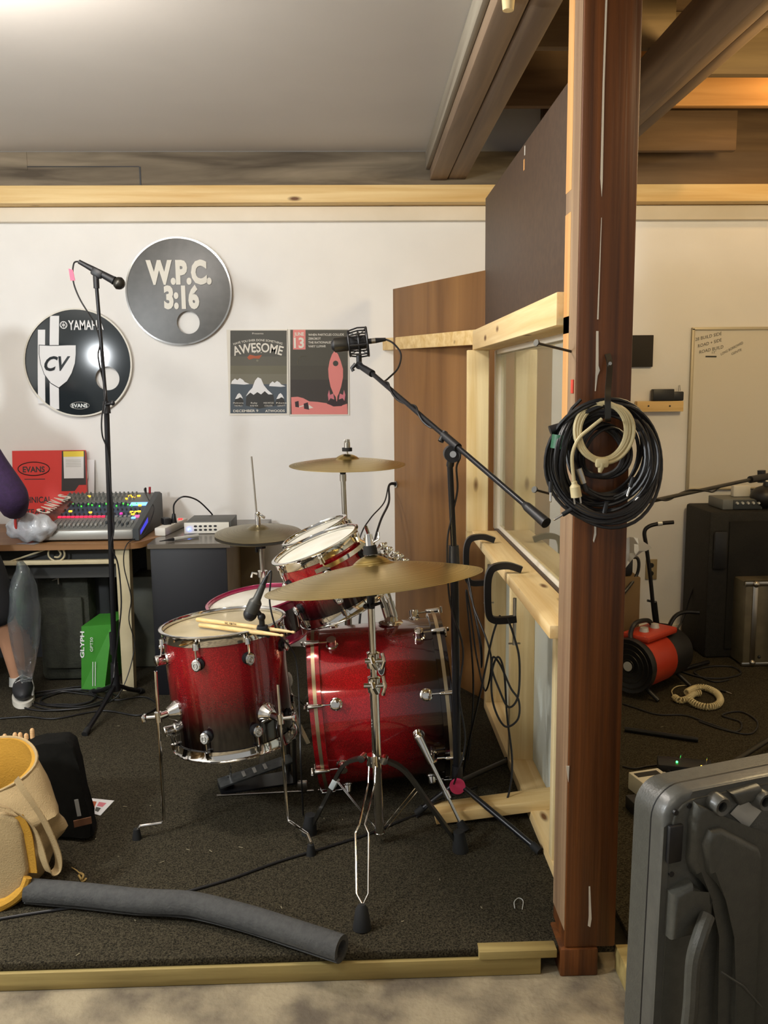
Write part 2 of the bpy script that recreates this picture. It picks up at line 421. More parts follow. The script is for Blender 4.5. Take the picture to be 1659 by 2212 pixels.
# ================================================================== partition (framed half wall with a window)
FX = .565                                   # face of the studs
def board(name, a, b, m, label, group=None, bev=.003):
    return S(MB(m).bb(a, b, bev=bev), name, label, 'board' if 'stud' not in name else 'stud', group)
YF = 3.78
part = T('partition_wall', 'framed timber half wall with window, running from the brown post toward the back wall', 'partition')
P(MB('pineY').bb((FX, PY1+.002, PZ), (FX+.089, YF, PZ+.038), bev=.002), 'sole_plate', part)
for y in (2.42, 3.13, YF-.04):
    P(MB('pineZ').bb((FX, y, PZ+.038), (FX+.089, y+.038, .80), bev=.002), 'stud', part)
P(MB('vin_white').bb((FX+.089, PY1, PZ), (FX+.101, YF, .81)), 'sheathing', part, 'pale smooth sheet closing the right side of the studs')
P(MB('pineY').bb((FX-.005, PY1+.002, .80), (FX+.095, YF, .838), bev=.002), 'top_plate', part)
RX0, RX1, RZ = .497, .603, .85
wf = MB('pineY'); wf.bb((.50, PY1+.002, 1.642), (.603, YF-.05, 1.722), bev=.003)
P(wf, 'header_rail', part)
P(MB('pineZ').bb((.477, YF-.075, .878), (.566, YF-.037, 1.642), bev=.003).bb((.477, YF-.075, .84), (.5, YF-.037, .878)), 'end_stud', part)
P(MB('pineZ').bb((.53, PY1+.003, .89), (.60, PY1+.041, 1.64), bev=.003), 'near_stud', part)
P(MB('hard').bb((.604, PY1+.002, .84), (.618, YF, .885), bev=.001), 'window_sill', part, 'brown strip under the pane')
wt = MB('trim'); wt.bb((.618, PY1+.002, .84), (.64, YF, .90), bev=.002); wt.bb((.604, PY1+.002, 1.625), (.64, YF, 1.66), bev=.002); wt.bb((.60, YF-.035, .885), (.64, YF-.002, 1.64))
P(wt, 'window_stop', part)
P(MB('glass').bb((.622, PY1+.002, .895), (.628, YF-.03, 1.64)), 'window_pane', part, 'clear glass pane')
S(MB('pineY').bb((RX0, PY1+.002, RZ-.002), (RX1, YF-.078, RZ+.036-.002), bev=.004), 'ledge_board', 'long pale pine board clamped flat along the ledge below the glass', 'board')
# brown hardboard panel above
hb = MB('hard'); x = .575
zt = AX(1048, 430, x).z; yf = AX(1048, 560, x).y; zb = 1.724
hb.bb((x, PY1-.03, zb), (x+.02, yf, zt), bev=.001)
for px, py0, py1, w_ in ((1134, 315, 335, .010), (1133, 665, 690, .01)):
    q = AX(px, py0, x).y; 
    hb.bb((x-.001, q-w_/2, AX(px, py1, x).z), (x+.002, q+w_/2, AX(px, py0, x).z), m='offwhite')
hb.bb((x-.001, AX(1132, 350, x).y-.012, AX(1132, 368, x).z), (x+.002, AX(1132, 350, x).y+.006, AX(1132, 345, x).z), m='post_raw')
S(hb, 'hardboard_panel', 'large dark brown hardboard panel standing above the window rail', 'panel')
# slab leaning across the gap, with a cable hole
a = A(857, 900, 4.62); b = V((.606, 3.86, 0)); a.z = 0
d = (b-a).normalized(); nrm = V((d.y, -d.x, 0))
sl = MB('lauan'); zt = 1.985
Rm = Matrix((d, V((-d.y, d.x, 0)), V((0, 0, 1)))).transposed()
mid = (a+b)/2; sl.box((mid.x, mid.y, (PZ+zt)/2), ((b-a).length, .035, zt-PZ), rot=Rm, bev=.002)
hp = A(855, 1046, 4.60)
slab = S(sl, 'plywood_slab', 'tall brown wood-veneer slab standing between back wall and partition', 'panel')
# ring around the cable hole
tt = .02
hq = a + d*tt + nrm*.019 + V((0, 0, A(855, 1046, 4.6).z))
S(MB('steel').lathe([(.012, 0), (.012, .004), (.019, .004), (.019, 0)], hq, nrm, 20).lathe([(0, .001), (.012, .001)], hq, nrm, 20, m='black'), 'cable_grommet', 'small round cable hole ring near left edge of the veneer slab', 'grommet')
# brace
q0 = A(1036, 728, 3.70); q1 = A(832, 744, 4.78)
br = MB('pineX'); dd = (q1-q0); yv = V((0, 0, 1)).cross(dd).normalized()
Rb = Matrix((dd.normalized(), yv, dd.normalized().cross(yv))).transposed()
br.box((q0+q1)/2, (dd.length, .03, .062), rot=Rb, bev=.003)
S(br, 'brace_board', 'pale narrow brace board from the window frame to the back wall', 'board')
# board lying at the foot of the partition
l0 = G(938, 1757, PZ+.021); l1 = G(1204, 1722, PZ+.060)
dv = (l1-l0).normalized(); nv = V((0, 0, 1)).cross(dv).normalized(); wv = dv.cross(nv)
S(MB('pineX').box((l0+l1)/2, ((l1-l0).length, .089, .036), rot=Matrix((dv, nv, wv)).transposed(), bev=.003), 'loose_stud', 'short pale two-by-four lying on the carpet with one end on the partition foot', 'board')

# C-clamps on the ledge
def clamp(y, label):
    t = T('c_clamp', label, 'clamp', 'black clamps on the ledge board')
    b_ = MB('blackm'); x0 = .44; zt_ = RZ+.05; zb_ = RZ-.11
    b_.strap([(.545, y, zt_-.004), (.50, y, zt_+.010), (.455, y, zt_+.004), (x0-.002, y, zt_-.022), (x0-.006, y, zt_-.07), (x0-.002, y, zb_+.01), (.455, y, zb_-.012), (.49, y, zb_-.014), (.53, y, zb_-.01)], (0, 1, 0), .022, .022, n=6)
    P(b_, 'frame', t)
    P(MB('steel').cyl((.525, y, zb_-.10), (.525, y, RZ-.05), .006, m='steel').cyl((.505, y, zb_-.095), (.545, y, zb_-.095), .003), 'screw', t, 'bare steel screw')
clamp(3.40, 'black C-clamp on the ledge, farther from the brown post')
clamp(2.84, 'black C-clamp on the ledge, nearer to the brown post')

# things on the post
def nail(px0, py0, px1, py1, label):
    a_ = A(px1, py1, 2.12); b_ = A(px0, py0, 2.06); a_ = V((PX0-.002, 2.13, a_.z))
    S(MB('darksteel').cyl(a_+V((.03, 0, -.002)), b_, .0032, seg=8).cyl(b_, b_+(b_-a_).normalized()*.004, .008, seg=10), 'nail', label, 'nail', 'long nails in the post')
nail(1160, 741, 1222, 763, 'upper long dark nail driven into the left side of the post')
nail(1156, 1058, 1215, 1083, 'lower long dark nail driven into the left side of the post')
S(MB(mat('red_tape', 'c8402c', .6)).bb((PX0-.004, 2.08, A(1218, 850, 2.1).z), (PX0-.001, 2.10, A(1218, 820, 2.1).z), bev=.001), 'tape_strip', 'small red tape strip on the left side of the post', 'tape')
hk = T('wall_hook', 'dark steel hook on the front of the post carrying the cable coils', 'hook')
h0 = A(1312, 765, PY0-.003); h1 = A(1317, 790, PY0-.02); h2 = A(1313, 850, PY0-.085); h3 = A(1313, 893, PY0-.092)
P(MB('darksteel').strap([h0, h1, h2, h3, A(1313, 908, PY0-.080), A(1313, 908, PY0-.002)], (1, 0, 0), .013, .005, n=4), 'bar', hk)
P(MB('steel').cyl(h1+V((0, .01, .005)), h1+V((0, -.004, .005)), .004), 'screw', hk)
# ================================================================== drum kit
def oriented(origin, ax, front=(0, -1, 0)):
    """matrix: local z along ax, local -y towards front as well as possible"""
    z = V(ax).normalized(); f = V(front); y = -(f-z*f.dot(z)).normalized(); x = y.cross(z)
    R = Matrix((x, y, z)).transposed().to_4x4(); return Matrix.Translation(V(origin)) @ R
def pol(r, a, z): return V((r*math.cos(a), r*math.sin(a), z))
FRONT = -PI/2
def steel_hoop(R, zs, up, m='chrome'):
    """flanged hoop; zs height of shell edge, up=+1 top / -1 bottom"""
    pr = [(R+.002, -.016), (R+.0045, -.016), (R+.0045, .006), (R+.009, .013), (R+.012, .014), (R+.012, .017), (R+.006, .0185), (R+.001, .0185), (R-.001, .014), (R-.001, .004), (R+.002, .002), (R+.002, -.016)]
    return MB(m).lathe([(r, zs+up*h) for r, h in pr], seg=64)
def ear(mb, R, a, z, up):
    c = pol(R+.012, a, z+up*(-.008)); rad = pol(1, a, 0)
    mb.cyl(c+V((0, 0, up*-.012)), c+V((0, 0, up*.006)), .010, .0085, seg=10)
    mb.cyl(c+V((0, 0, up*.006)), c+V((0, 0, up*.013)), .0045, seg=6)
def lug(root, R, a, zl, zh, style, scale=1.):
    """zl casing height, zh hoop height"""
    rad = pol(1, a, 0); tan = V((-rad.y, rad.x, 0)); up = 1 if zh > zl else -1
    if style == 'badge':    # oval light badge on a small dark stand-off
        b = MB('chrome'); c = pol(R, a, zl)
        b.lathe([(.0, -.002), (.019*scale, -.002), (.019*scale, .006), (.012*scale, .010), (.012*scale, .020)], c, rad, 20, m='blackm')
        b.lathe([(.012*scale, .019), (.018*scale, .019), (.0185*scale, .023), (.0145*scale, .0255)], c, rad, 24, xdir=(0, 0, 1), sy=.80)
        b.lathe([(.0147*scale, .0255), (0, .0262)], c, rad, 24, m='plate', xdir=(0, 0, 1), sy=.80)
        b.lathe([(.006*scale, .0262), (.0075*scale, .0275), (.009*scale, .0262)], c, rad, 16, xdir=(0, 0, 1), sy=.80)
    else:
        b = MB('chrome'); c = pol(R, a, zl)
        b.lathe([(0, -.002), (.021, -.002), (.0215, .004), (.0195, .007), (.0165, .009), (.0165, .030), (.0175, .032), (.0175, .038), (.015, .041), (0, .0415)], c, rad, 24)
    l = P(b, 'lug', root)
    r = MB('chrome'); ro = .0155 if style == 'badge' else .022
    r.cyl(pol(R+ro, a, zl), pol(R+(.0155 if style == 'badge' else .012), a, zh), .003, seg=8)
    P(r, 'tension_rod', l)
def shell(root, R, H, m):
    P(MB(m).lathe([(R-.006, -H/2), (R, -H/2), (R, H/2), (R-.006, H/2), (R-.006, -H/2)], seg=96), 'shell', root)
def skin(root, R, z, up, m, name, label=None):
    P(MB(m).lathe([(R+.002, z-up*.012), (R+.002, z+up*.001), (R-.012, z+up*.003), (0, z+up*.003)], seg=64), name, root, label, norm=False)

# ---- bass drum
bc = V((.087, 3.085, .372))
bax = V((1, .0, .085))
BM = oriented(bc, bax, (0, -1, .0))
bd = T('bass_drum', 'big bass drum on its side, bright red lacquer turning almost black toward the far hoop', 'drum', mtx=BM)
R, H = .279, .418
f1 = fade('bass_lacquer', 'a21019', '100304', -.08, .20)
shell(bd, R, H, f1)
skin(bd, R, -H/2, -1, 'headw', 'batter_head'); skin(bd, R, H/2, 1, 'black', 'front_head', 'black front head')
f2 = fade('hoop_lacquer', 'a21019', '100304', -.08, .20)
M['inlay'] = mat('hoop_inlay', 'b8a888', .3, .8)
for s_ in (-1, 1):
    z0, z1 = s_*(H/2-.012), s_*(H/2+.030)
    h_ = MB(f2).lathe([(R+.004, z0), (R+.014, z0), (R+.014, z1), (R+.002, z1), (R+.004, z0)], seg=96)
    h_.lathe([(R+.0143, s_*(H/2+.003)), (R+.0148, s_*(H/2+.003)), (R+.0148, s_*(H/2+.015)), (R+.0143, s_*(H/2+.015))], seg=96, m='inlay')
    P(h_, 'hoop', bd, 'red hoop with pale inlay' if s_ < 0 else 'near-black hoop with pale inlay')
for s_ in (-1, 1):
    for k in range(8):
        a = FRONT + math.radians(-20) + k*PI/4
        zl = s_*(H/2-.058); c = pol(R, a, zl); rad = pol(1, a, 0)
        side = k in (0, 4)
        b = MB('chrome').lathe([(0, -.002), (.021, -.002), (.0215, .003), (.017, .006), (.017, .026), (.0165, .030), (.012, .032), (0, .032)], c, rad, 24)
        b.lathe([(.0, .0325), (.006, .034), (.009, .033), (.012, .0325)], c, rad, 20)
        l = P(b, 'lug', bd)
        zc = s_*(H/2+.034)
        P(MB('chrome').cyl(pol(R+.018, a, zl), pol(R+.022, a, zc), .003, seg=8), 'tension_rod', l)
        cl = MB('chrome').lathe([(.004, 0), (.0075, .004), (.0085, .018), (.0125, .046), (.012, .050), (.010, .052), (.0, .053)], pol(R+.0225, a, s_*(H/2-.016)), (0, 0, s_), 14, sy=.8)
        cl.box(pol(R+.012, a, zc), (.022, .030, .006), rot=Matrix.Rotation(a, 3, 'Z'), bev=.001)
        cl.box(pol(R+.0225, a, s_*(H/2+.044)), (.026, .006, .007), rot=Matrix.Rotation(a+.5, 3, 'Z'), bev=.001)
        P(cl, 'claw', bd)
# spurs
BI = BM.inverted()
def spur(px, foot, label=None):
    b = MB('chrome'); a0 = px
    n_ = (a0-V((a0.x, bc.y, bc.z+.03))).normalized()
    b.lathe([(0, 0), (.036, 0), (.036, .006), (.030, .012), (.022, .022), (.020, .034), (.014, .042), (0, .044)], a0-n_*.004, n_, 24)
    e = a0+n_*.036; d = (foot-e)
    b.cyl(e, e+d*.28, .016, .011); b.cyl(e+d*.26, e+d*.62, .0075); b.cyl(e+d*.58, e+d*.66, .011); b.cyl(e+d*.6, e+d*.93, .0055)
    b.xf(BI); sp = P(b, 'spur', bd)
    P(MB('rubber').cyl(e+d*.90, foot, .012, .019).xf(BI), 'rubber_foot', sp)
spur(A(903, 1580, 2.83), G(1003, 1795, PZ+.001)+V((0, 0, .0)))
spur(V((.17, 3.36, .30)), V((.34, 3.56, PZ)))
# badge
bq = A(823, 1430, 2.84); dirb = (bq-V((bq.x, bc.y, bc.z+.01))); dirb.normalize()
lb = MB('black'); o_ = V((bq.x, bc.y, bc.z+.01))+dirb*(R+.0005)
ux = V((1, 0, .085)).normalized(); vx = dirb.cross(ux)*-1
if vx.z < 0: vx = -vx
def oval(mb, o, u, v, ru, rv, m, th=0.): mb.poly([o+u*(ru*math.cos(2*PI*k/28))+v*(rv*math.sin(2*PI*k/28))+dirb*th for k in range(28)], m=m)
oval(lb, o_, ux, vx, .0125, .031, 'plate', .0005); oval(lb, o_, ux, vx, .0108, .0285, 'black', .0012)
for s1 in (-1, 1):
    lb.prism([o_+ux*(-.009*s1)+vx*.010+dirb*.0015, o_+ux*(-.006*s1)+vx*.012+dirb*.0015, o_+ux*(.009*s1)-vx*.010+dirb*.0015, o_+ux*(.006*s1)-vx*.012+dirb*.0015], dirb*.0008, m='plate')
lb.text('PDP', o_+dirb*.0022-ux*.0, vx*1, -ux, .010, m='plate', bold=.02)
P(lb.xf(BI), 'badge', bd, 'oval black badge with silver mark', norm=False)
# tom post on the bass drum
tb = A(845, 1340, 3.09); tb.z = bc.z+R+.004
tm = T('tom_holder', 'chrome double tom holder rising from the top of the bass drum', 'stand')
tt_ = A(803, 1195, 3.10)
P(MB('chrome').lathe([(0, 0), (.046, 0), (.047, .004), (.040, .010), (.026, .014), (.020, .028), (.0, .03)], tb-V((0, 0, .002)), (.05, 0, 1), 28), 'base_plate', tm)
mp = MB('chrome')
for dx in (-.013, .013):
    b0 = tb+V((dx, 0, .02)); b1 = tt_+V((dx, 0, 0)); mp.cyl(b0, b1, .0095); mp.cyl(b0, b0+(b1-b0)*.25, .0125)
P(mp, 'pole', tm)
cc = MB('chrome')
cc.box(tt_, (.05, .05, .035), bev=.008); cc.cyl(tt_+V((-.02, -.04, .0)), tt_+V((.03, -.035, .012)), .018); cc.cyl(tt_+V((.03, .0, -.01)), tt_+V((.085, .0, -.035)), .010)
for q in ((.05, -.02, -.005), (.075, .01, -.03), (.095, 0, -.04), (.04, .02, .02)):
    p = tt_+V(q); cc.sph(p, .010, 10); cc.tube([p+V((-.0, -.018, .008)), p+V((.012, 0, .012)), p+V((.004, .018, .004))], .0045, 6)
for px, py, r_ in ((873, 1212, .010), (862, 1203, .012), (852, 1196, .010), (838, 1188, .013), (825, 1180, .014)):
    p = A(px, py, 3.08); cc.sph(p, r_, 10); cc.cyl(p+V((-.012, -.01, -.006)), p+V((.014, .008, .004)), r_*.6)
P(cc, 'clamp', tm)
ar = MB('chrome')
ar.tube([A(790, 1137, 3.07), A(803, 1172, 3.08), A(812, 1195, 3.10)], .006, 8)
ar.tube([A(760, 1190, 3.06), A(785, 1183, 3.06), A(805, 1190, 3.08)], .008, 8)
P(ar, 'arm', tm)

# ---- rack toms
def tom(label, cpx, Y, Rr, H_, tiltv, lug_a0, nl=6, cy=None, fz=('a0141e', '14060a')):
    ax = V(tiltv).normalized(); top = A(cpx[0], cpx[1], Y); o = top-ax*H_/2
    mtx = oriented(o, ax); t = T('rack_tom', label, 'drum', mtx=mtx)
    shell(t, Rr, H_, fade('tom_lacquer', fz[1], fz[0], -H_*.42, H_*.35))
    skin(t, Rr, H_/2, 1, 'headw', 'batter_head'); skin(t, Rr, -H_/2, -1, 'headw', 'resonant_head')
    for up in (1, -1):
        hp_ = steel_hoop(Rr, up*H_/2, up)
        for k in range(nl): ear(hp_, Rr, lug_a0+k*2*PI/nl, up*H_/2, up)
        P(hp_, 'hoop', t)
        for k in range(nl): lug(t, Rr, lug_a0+k*2*PI/nl, up*(H_/2-.062), up*(H_/2-.012), 'badge', .95)
    # suspension bar around the front
    sb = MB('chrome'); aa = [lug_a0-.2+(2*PI/nl+.4)*k/14 for k in range(15)]
    sb.strap([pol(Rr+.018, a, H_/2-.036) for a in aa], (0, 0, 1), .015, .003)
    sb.strap([pol(Rr+.018, aa[-1], H_/2-.036), pol(Rr+.020, aa[-1]+.12, H_/2-.045), pol(Rr+.022, aa[-1]+.25, H_/2-.06)], (0, 0, 1), .028, .003)
    P(sb, 'mount_bracket', t)
    return t
tom('front rack tom nearer the camera, sparkling red with white skin, tipped left', (684, 1184), 3.02, .150, .215, (-.375, -.06, .925), FRONT+.10, 6)
tom('back rack tom, mostly hidden behind the nearer red tom', (682, 1153), 3.32, .122, .19, (-.40, -.02, .92), FRONT+.5, 6)

# ---- floor tom
ft_top = A(482, 1352, 2.875); fax = V((-.075, .02, 1)).normalized(); H2 = .372; R2 = .197
FM = oriented(ft_top-fax*H2/2, fax); FI = FM.inverted()
ft = T('floor_tom', 'floor tom on three chrome legs, red lacquer darkening to black at the bottom', 'drum', mtx=FM)
shell(ft, R2, H2, fade('floor_tom_lacquer', '060102', '8e0c18', -.12, .10))
skin(ft, R2, H2/2, 1, 'headc', 'batter_head', 'worn smoky batter head'); skin(ft, R2, -H2/2, -1, 'headc', 'resonant_head')
la = math.radians(-90-16)
for up in (1, -1):
    h_ = steel_hoop(R2, up*H2/2, up)
    for k in range(8): ear(h_, R2, la+k*PI/4, up*H2/2, up)
    P(h_, 'hoop', ft)
    for k in range(8): lug(ft, R2, la+k*PI/4, up*(H2/2-.068), up*(H2/2-.012), 'badge' if k != 7 and k != 6 else 'round', 1.05)
def ftleg(top, bend, foot_, brk):
    # bracket: chrome dome on the shell with a wing clamp
    axp = FI @ brk; a = math.atan2(axp.y, axp.x); c = pol(R2, a, axp.z); rad = pol(1, a, 0)
    b = MB('chrome').lathe([(0, -.002), (.034, -.002), (.034, .005), (.028, .012), (.022, .024), (.016, .034), (0, .036)], c, rad, 24, m='chrome')
    rp = FI @ (top + (bend-top)*((brk.z-top.z)/(bend.z-top.z)))
    b.cyl(c+rad*.02, rp, .012); b.cyl(rp-V((0, 0, .016)), rp+V((0, 0, .016)), .011)
    tg = V((-rad.y, rad.x, 0)); sgn = -1 if c.x < 0 else 1; side = V((sgn, 0, 0))
    b.cyl(rp, rp+side*.036, .007); b.box(rp+side*.044, (.012, .034, .026), bev=.005)
    br_ = P(b, 'leg_bracket', ft)
    l = MB('chrome').tube([top, top+(bend-top)*.5, bend+(top-bend).normalized()*.012, bend+(foot_-bend).normalized()*.012+V((0, 0, .0)), V((foot_.x, foot_.y, bend.z-.006))-(foot_-bend)*.12, V((foot_.x, foot_.y, bend.z-.016)), foot_+V((0, 0, .02))], .0052, 10).xf(FI)
    lg = P(l, 'leg', ft)
    P(MB('rubber').cyl(foot_+V((0, 0, .034)), foot_, .010, .0155).xf(FI), 'rubber_foot', lg)
b1 = A(355, 1770, 2.69)
ftleg(A(336, 1450, 2.70), G(355, 1773, .112), G(296, 1812), A(350, 1545, 2.72))
ftleg(A(600, 1478, 2.655), G(621, 1768, .128), G(672, 1846), A(597, 1548, 2.68))
ftleg(A(486, 1420, 3.14), A(500, 1600, 3.14), G(498, 1697), A(490, 1500, 3.09))

# ---- sticks on the floor tom
def stick(name, p0, p1, label, group=None, mark=False, up=None, cat='drumstick'):
    d = (V(p1)-V(p0)); L = d.length
    b = MB(mat('hickory', 'cfae72', .45, noise=8, col2='dfc18a', scale=(3, 3, 30))).lathe([(0, 0), (.0045, .001), (.0072, .005), (.0075, L*.7), (.0045, L*.93), (.0028, L*.955), (.0045, L*.975), (.0035, L*.995), (0, L)], p0, d, 14)
    if mark:
        dn = d.normalized(); u_ = dn; v_ = up; n_ = u_.cross(v_)
        b.text('VIC FIRTH', V(p0)+dn*.15+n_*.0078, u_, v_, .0075, m='black', bold=.015)
    return S(b, name, label, cat, group, norm=True)
tz = H2/2+.003
def onft(px, py, lift):
    r = ray(px, py); n_ = fax; q = ft_top+fax*(.003+lift); t = (q-V((0, 0, CAM_H))).dot(n_)/r.dot(n_); return V((0, 0, CAM_H))+r*t
# both sticks lie across the hoop
s0 = onft(424, 1338, .030); s1 = onft(606, 1362, .012)
dn = (s1-s0).normalized()
stick('drumstick', s0, s0+dn*.40, 'upper drumstick lying across the floor tom, printed side up', 'sticks on the floor tom', True, fax)
s0 = onft(430, 1350, .012); s1 = onft(604, 1372, .012); dn = (s1-s0).normalized()
stick('drumstick', s0, s0+dn*.385, 'lower drumstick on the floor tom skin, partly under the other one', 'sticks on the floor tom')

# ---- snare drum
sn_top = A(550, 1300, 3.40); sax = V((-.13, -.06, 1)).normalized(); H3 = .13; R3 = .178
sn = T('snare_drum', 'snare drum with magenta hoops and white skin, behind the floor tom', 'drum', mtx=oriented(sn_top-sax*H3/2, sax))
shell(sn, R3, H3, mat('snare_shell', '2a0d14', .25, .3, coat=1.))
skin(sn, R3, H3/2, 1, 'headw', 'batter_head'); skin(sn, R3, -H3/2, -1, 'headw', 'snare_side_head')
for up in (1, -1):
    h_ = steel_hoop(R3, up*H3/2, up, 'magenta'); P(h_, 'hoop', sn, 'glossy magenta hoop')
for k in range(8):
    a = FRONT+.35+k*PI/4; c = pol(R3, a, 0)
    l = P(MB('chrome').cyl(c+V((0, 0, -.035)), c+V((0, 0, .035)), .009, seg=12), 'lug', sn)
    P(MB('chrome').cyl(pol(R3+.012, a, -.07), pol(R3+.012, a, .075), .003, seg=8), 'tension_rod', l)
st = T('snare_stand', 'chrome snare stand mostly hidden under the magenta-hooped snare', 'stand')
sb_ = sn_top-sax*(H3+.03)
P(MB('chrome').cyl(sb_, V((sb_.x+.02, sb_.y, .16)), .011), 'pole', st)
for k in range(3):
    a = .5+k*2*PI/3; P(MB('steel').strap([V((sb_.x+.02, sb_.y, .34)), V((sb_.x+.02+.12*math.cos(a), sb_.y+.12*math.sin(a), .25)), V((sb_.x+.02+.26*math.cos(a), sb_.y+.26*math.sin(a), PZ+.008))], (-math.sin(a), math.cos(a), 0), .018, .006), 'leg', st)
for k in range(3):
    a = 1.2+k*2*PI/3; e = sb_+V((.15*math.cos(a), .15*math.sin(a), .005))
    P(MB('steel').tube([sb_, sb_+(e-sb_)*.6, e, e+V((0, 0, .02))], .006, 6), 'basket_arm', st)

# ---- cymbals
def cymbal(label, c, Rc, ax, m='cymbal', bell=.16, bow=.035, name='cymbal', group=None, up=1):
    pr = []
    rb = Rc*bell; bh = Rc*.075
    N = 34
    for k in range(N+1):
        r_ = max(0.006, Rc*(k/N)**1.0)
        z_ = -bow*(r_/Rc)**1.7
        if r_ < rb*1.25:
            t = r_/(rb*1.25); z_ += bh*(1-t**2.4) if t < 1 else 0
        pr.append((r_, z_*up))
    prof = pr+[(r_, z_-.0012*up) for r_, z_ in reversed(pr)]
    mm = m
    b = MB(mm).lathe(prof, seg=96)
    o = S(b, name, label, 'cymbal', group, norm=True, sharp=60); o.matrix_world = oriented(c, ax); o['_placed'] = 1
    return o
def brass(name, c1, c2, rough=.3):
    """turned bronze: fine rings around the cymbal's own axis"""
    m = mat(name, c1, rough, 1.0); nt = m.node_tree; n = nt.nodes; b = n['Principled BSDF']
    tc = n.new('ShaderNodeTexCoord'); ln = n.new('ShaderNodeVectorMath'); ln.operation = 'LENGTH'; nt.links.new(tc.outputs['Object'], ln.inputs[0])
    t = n.new('ShaderNodeTexNoise'); t.noise_dimensions = '1D'; t.inputs['Scale'].default_value = 260; t.inputs['Detail'].default_value = 2
    nt.links.new(ln.outputs['Value'], t.inputs['W'])
    r = n.new('ShaderNodeValToRGB'); r.color_ramp.elements[0].color = lin(c1); r.color_ramp.elements[1].color = lin(c2); r.color_ramp.elements[0].position = .3; r.color_ramp.elements[1].position = .7
    nt.links.new(t.outputs[0], r.inputs[0]); nt.links.new(r.outputs[0], b.inputs['Base Color'])
    bp = n.new('ShaderNodeBump'); bp.inputs['Strength'].default_value = .12; bp.inputs['Distance'].default_value = .002; nt.links.new(t.outputs[0], bp.inputs['Height']); nt.links.new(bp.outputs[0], b.inputs['Normal'])
    return m
M['brassA'] = brass('turned_bronze', 'a98e48', 'd2bd80', .30)
M['brassB'] = brass('dull_bronze', '7f755a', '9b9070', .34)
def felt_stack(mb, c, ax, m='rubber', r=.014, h=.02): mb.cyl(c, c+V(ax).normalized()*h, r, seg=16, m=m)

# ride in front
rc = A(803, 1217, 2.50); rax = V((-.105, .115, 1)).normalized()
cymbal('large ride cymbal in front of the drums, tipped left, over the bass drum', rc, .315, rax, 'brassA', .15, .052)
cs = T('cymbal_stand', 'heavy chrome tripod cymbal stand in front of the bass drum', 'stand')
p_bot = A(820, 1808, 2.62); p_bot.z = .105; p_mid = A(808, 1478, 2.58); p_up = A(806, 1425, 2.57); p_top = A(801, 1292, 2.535); p_tilt = rc-rax*.05
P(MB('chrome').cyl(p_bot, p_mid, .0145, seg=20).cyl(p_bot+V((0, 0, .0)), p_bot-V((0, 0, .012)), .016), 'lower_tube', cs)
P(MB('chrome').cyl(p_mid, p_top, .0105, seg=20), 'upper_tube', cs)
j = MB('chrome')
for c_, s_ in ((p_mid, 1.25), (p_up, 1.0)):
    j.lathe([(.010, -.026), (.019, -.024), (.021, -.01), (.019, .012), (.020, .022), (.012, .026)], c_, (0, 0, 1), 20)
    j.cyl(c_+V((-.025*s_, -.012, 0)), c_+V((.028*s_, -.012, .0)), .0075); j.tube([c_+V((.026, -.012, .024*s_)), c_+V((.033, -.018, 0)), c_+V((.026, -.012, -.024*s_))], .006, 8)
    j.tube([c_+V((-.004, -.022, .012)), c_+V((-.0, -.032, 0)), c_+V((.01, -.024, -.02))], .007, 8)
P(j, 'height_clamp', cs)
tl = MB('darksteel')
tl.cyl(p_top-V((0, 0, .03)), p_top+V((0, 0, .02)), .012, m='blackm'); tl.box(p_top+V((.005, 0, .03)), (.028, .026, .05), bev=.006, m='blackm')
tl.cyl(p_top+V((.0, 0, .045)), p_tilt, .007, m='chrome'); tl.tube([p_top+V((.012, -.01, .03)), p_top+V((.035, -.01, .05)), p_top+V((.03, -.01, .075))], .007, 8, m='chrome')
tl.tube([p_top+V((.012, -.01, .03)), p_top+V((.04, -.01, .02)), p_top+V((.05, -.01, .0))], .006, 8, m='chrome')
tl.tube([p_top+V((.0, -.015, -.02)), p_top+V((.03, -.018, -.01)), p_top+V((.034, -.018, -.025))], .005, 8, m='blackm'); tl.sph(p_top+V((-.016, -.01, -.022)), .008, 10, m='blackm')
tl.cyl(p_tilt, rc+rax*.075, .004, m='chrome')
P(tl, 'tilter', cs)
P(MB('rubber').cyl(rc+rax*.026, rc+rax*.052, .021, .019, seg=20), 'felt', cs, 'dark felt pad')
wn = MB('chrome').cyl(rc+rax*.052, rc+rax*.085, .013, .011, seg=18)
for s_ in (-1, 1): wn.tube([rc+rax*.06+V((s_*.01, 0, 0)), rc+rax*.07+V((s_*.028, 0, 0)), rc+rax*.09+V((s_*.030, 0, 0))], .007, 8, flat=.5)
P(wn, 'wing_nut', cs)
col_ = A(806, 1640, 2.60)
cb = MB('chrome').cyl(col_-V((0, 0, .02)), col_+V((0, 0, .015)), .0195, seg=20)
P(cb, 'leg_collar', cs)
fl, fr_, ff = G(668, 1800), G(995, 1838), G(782, 2008)
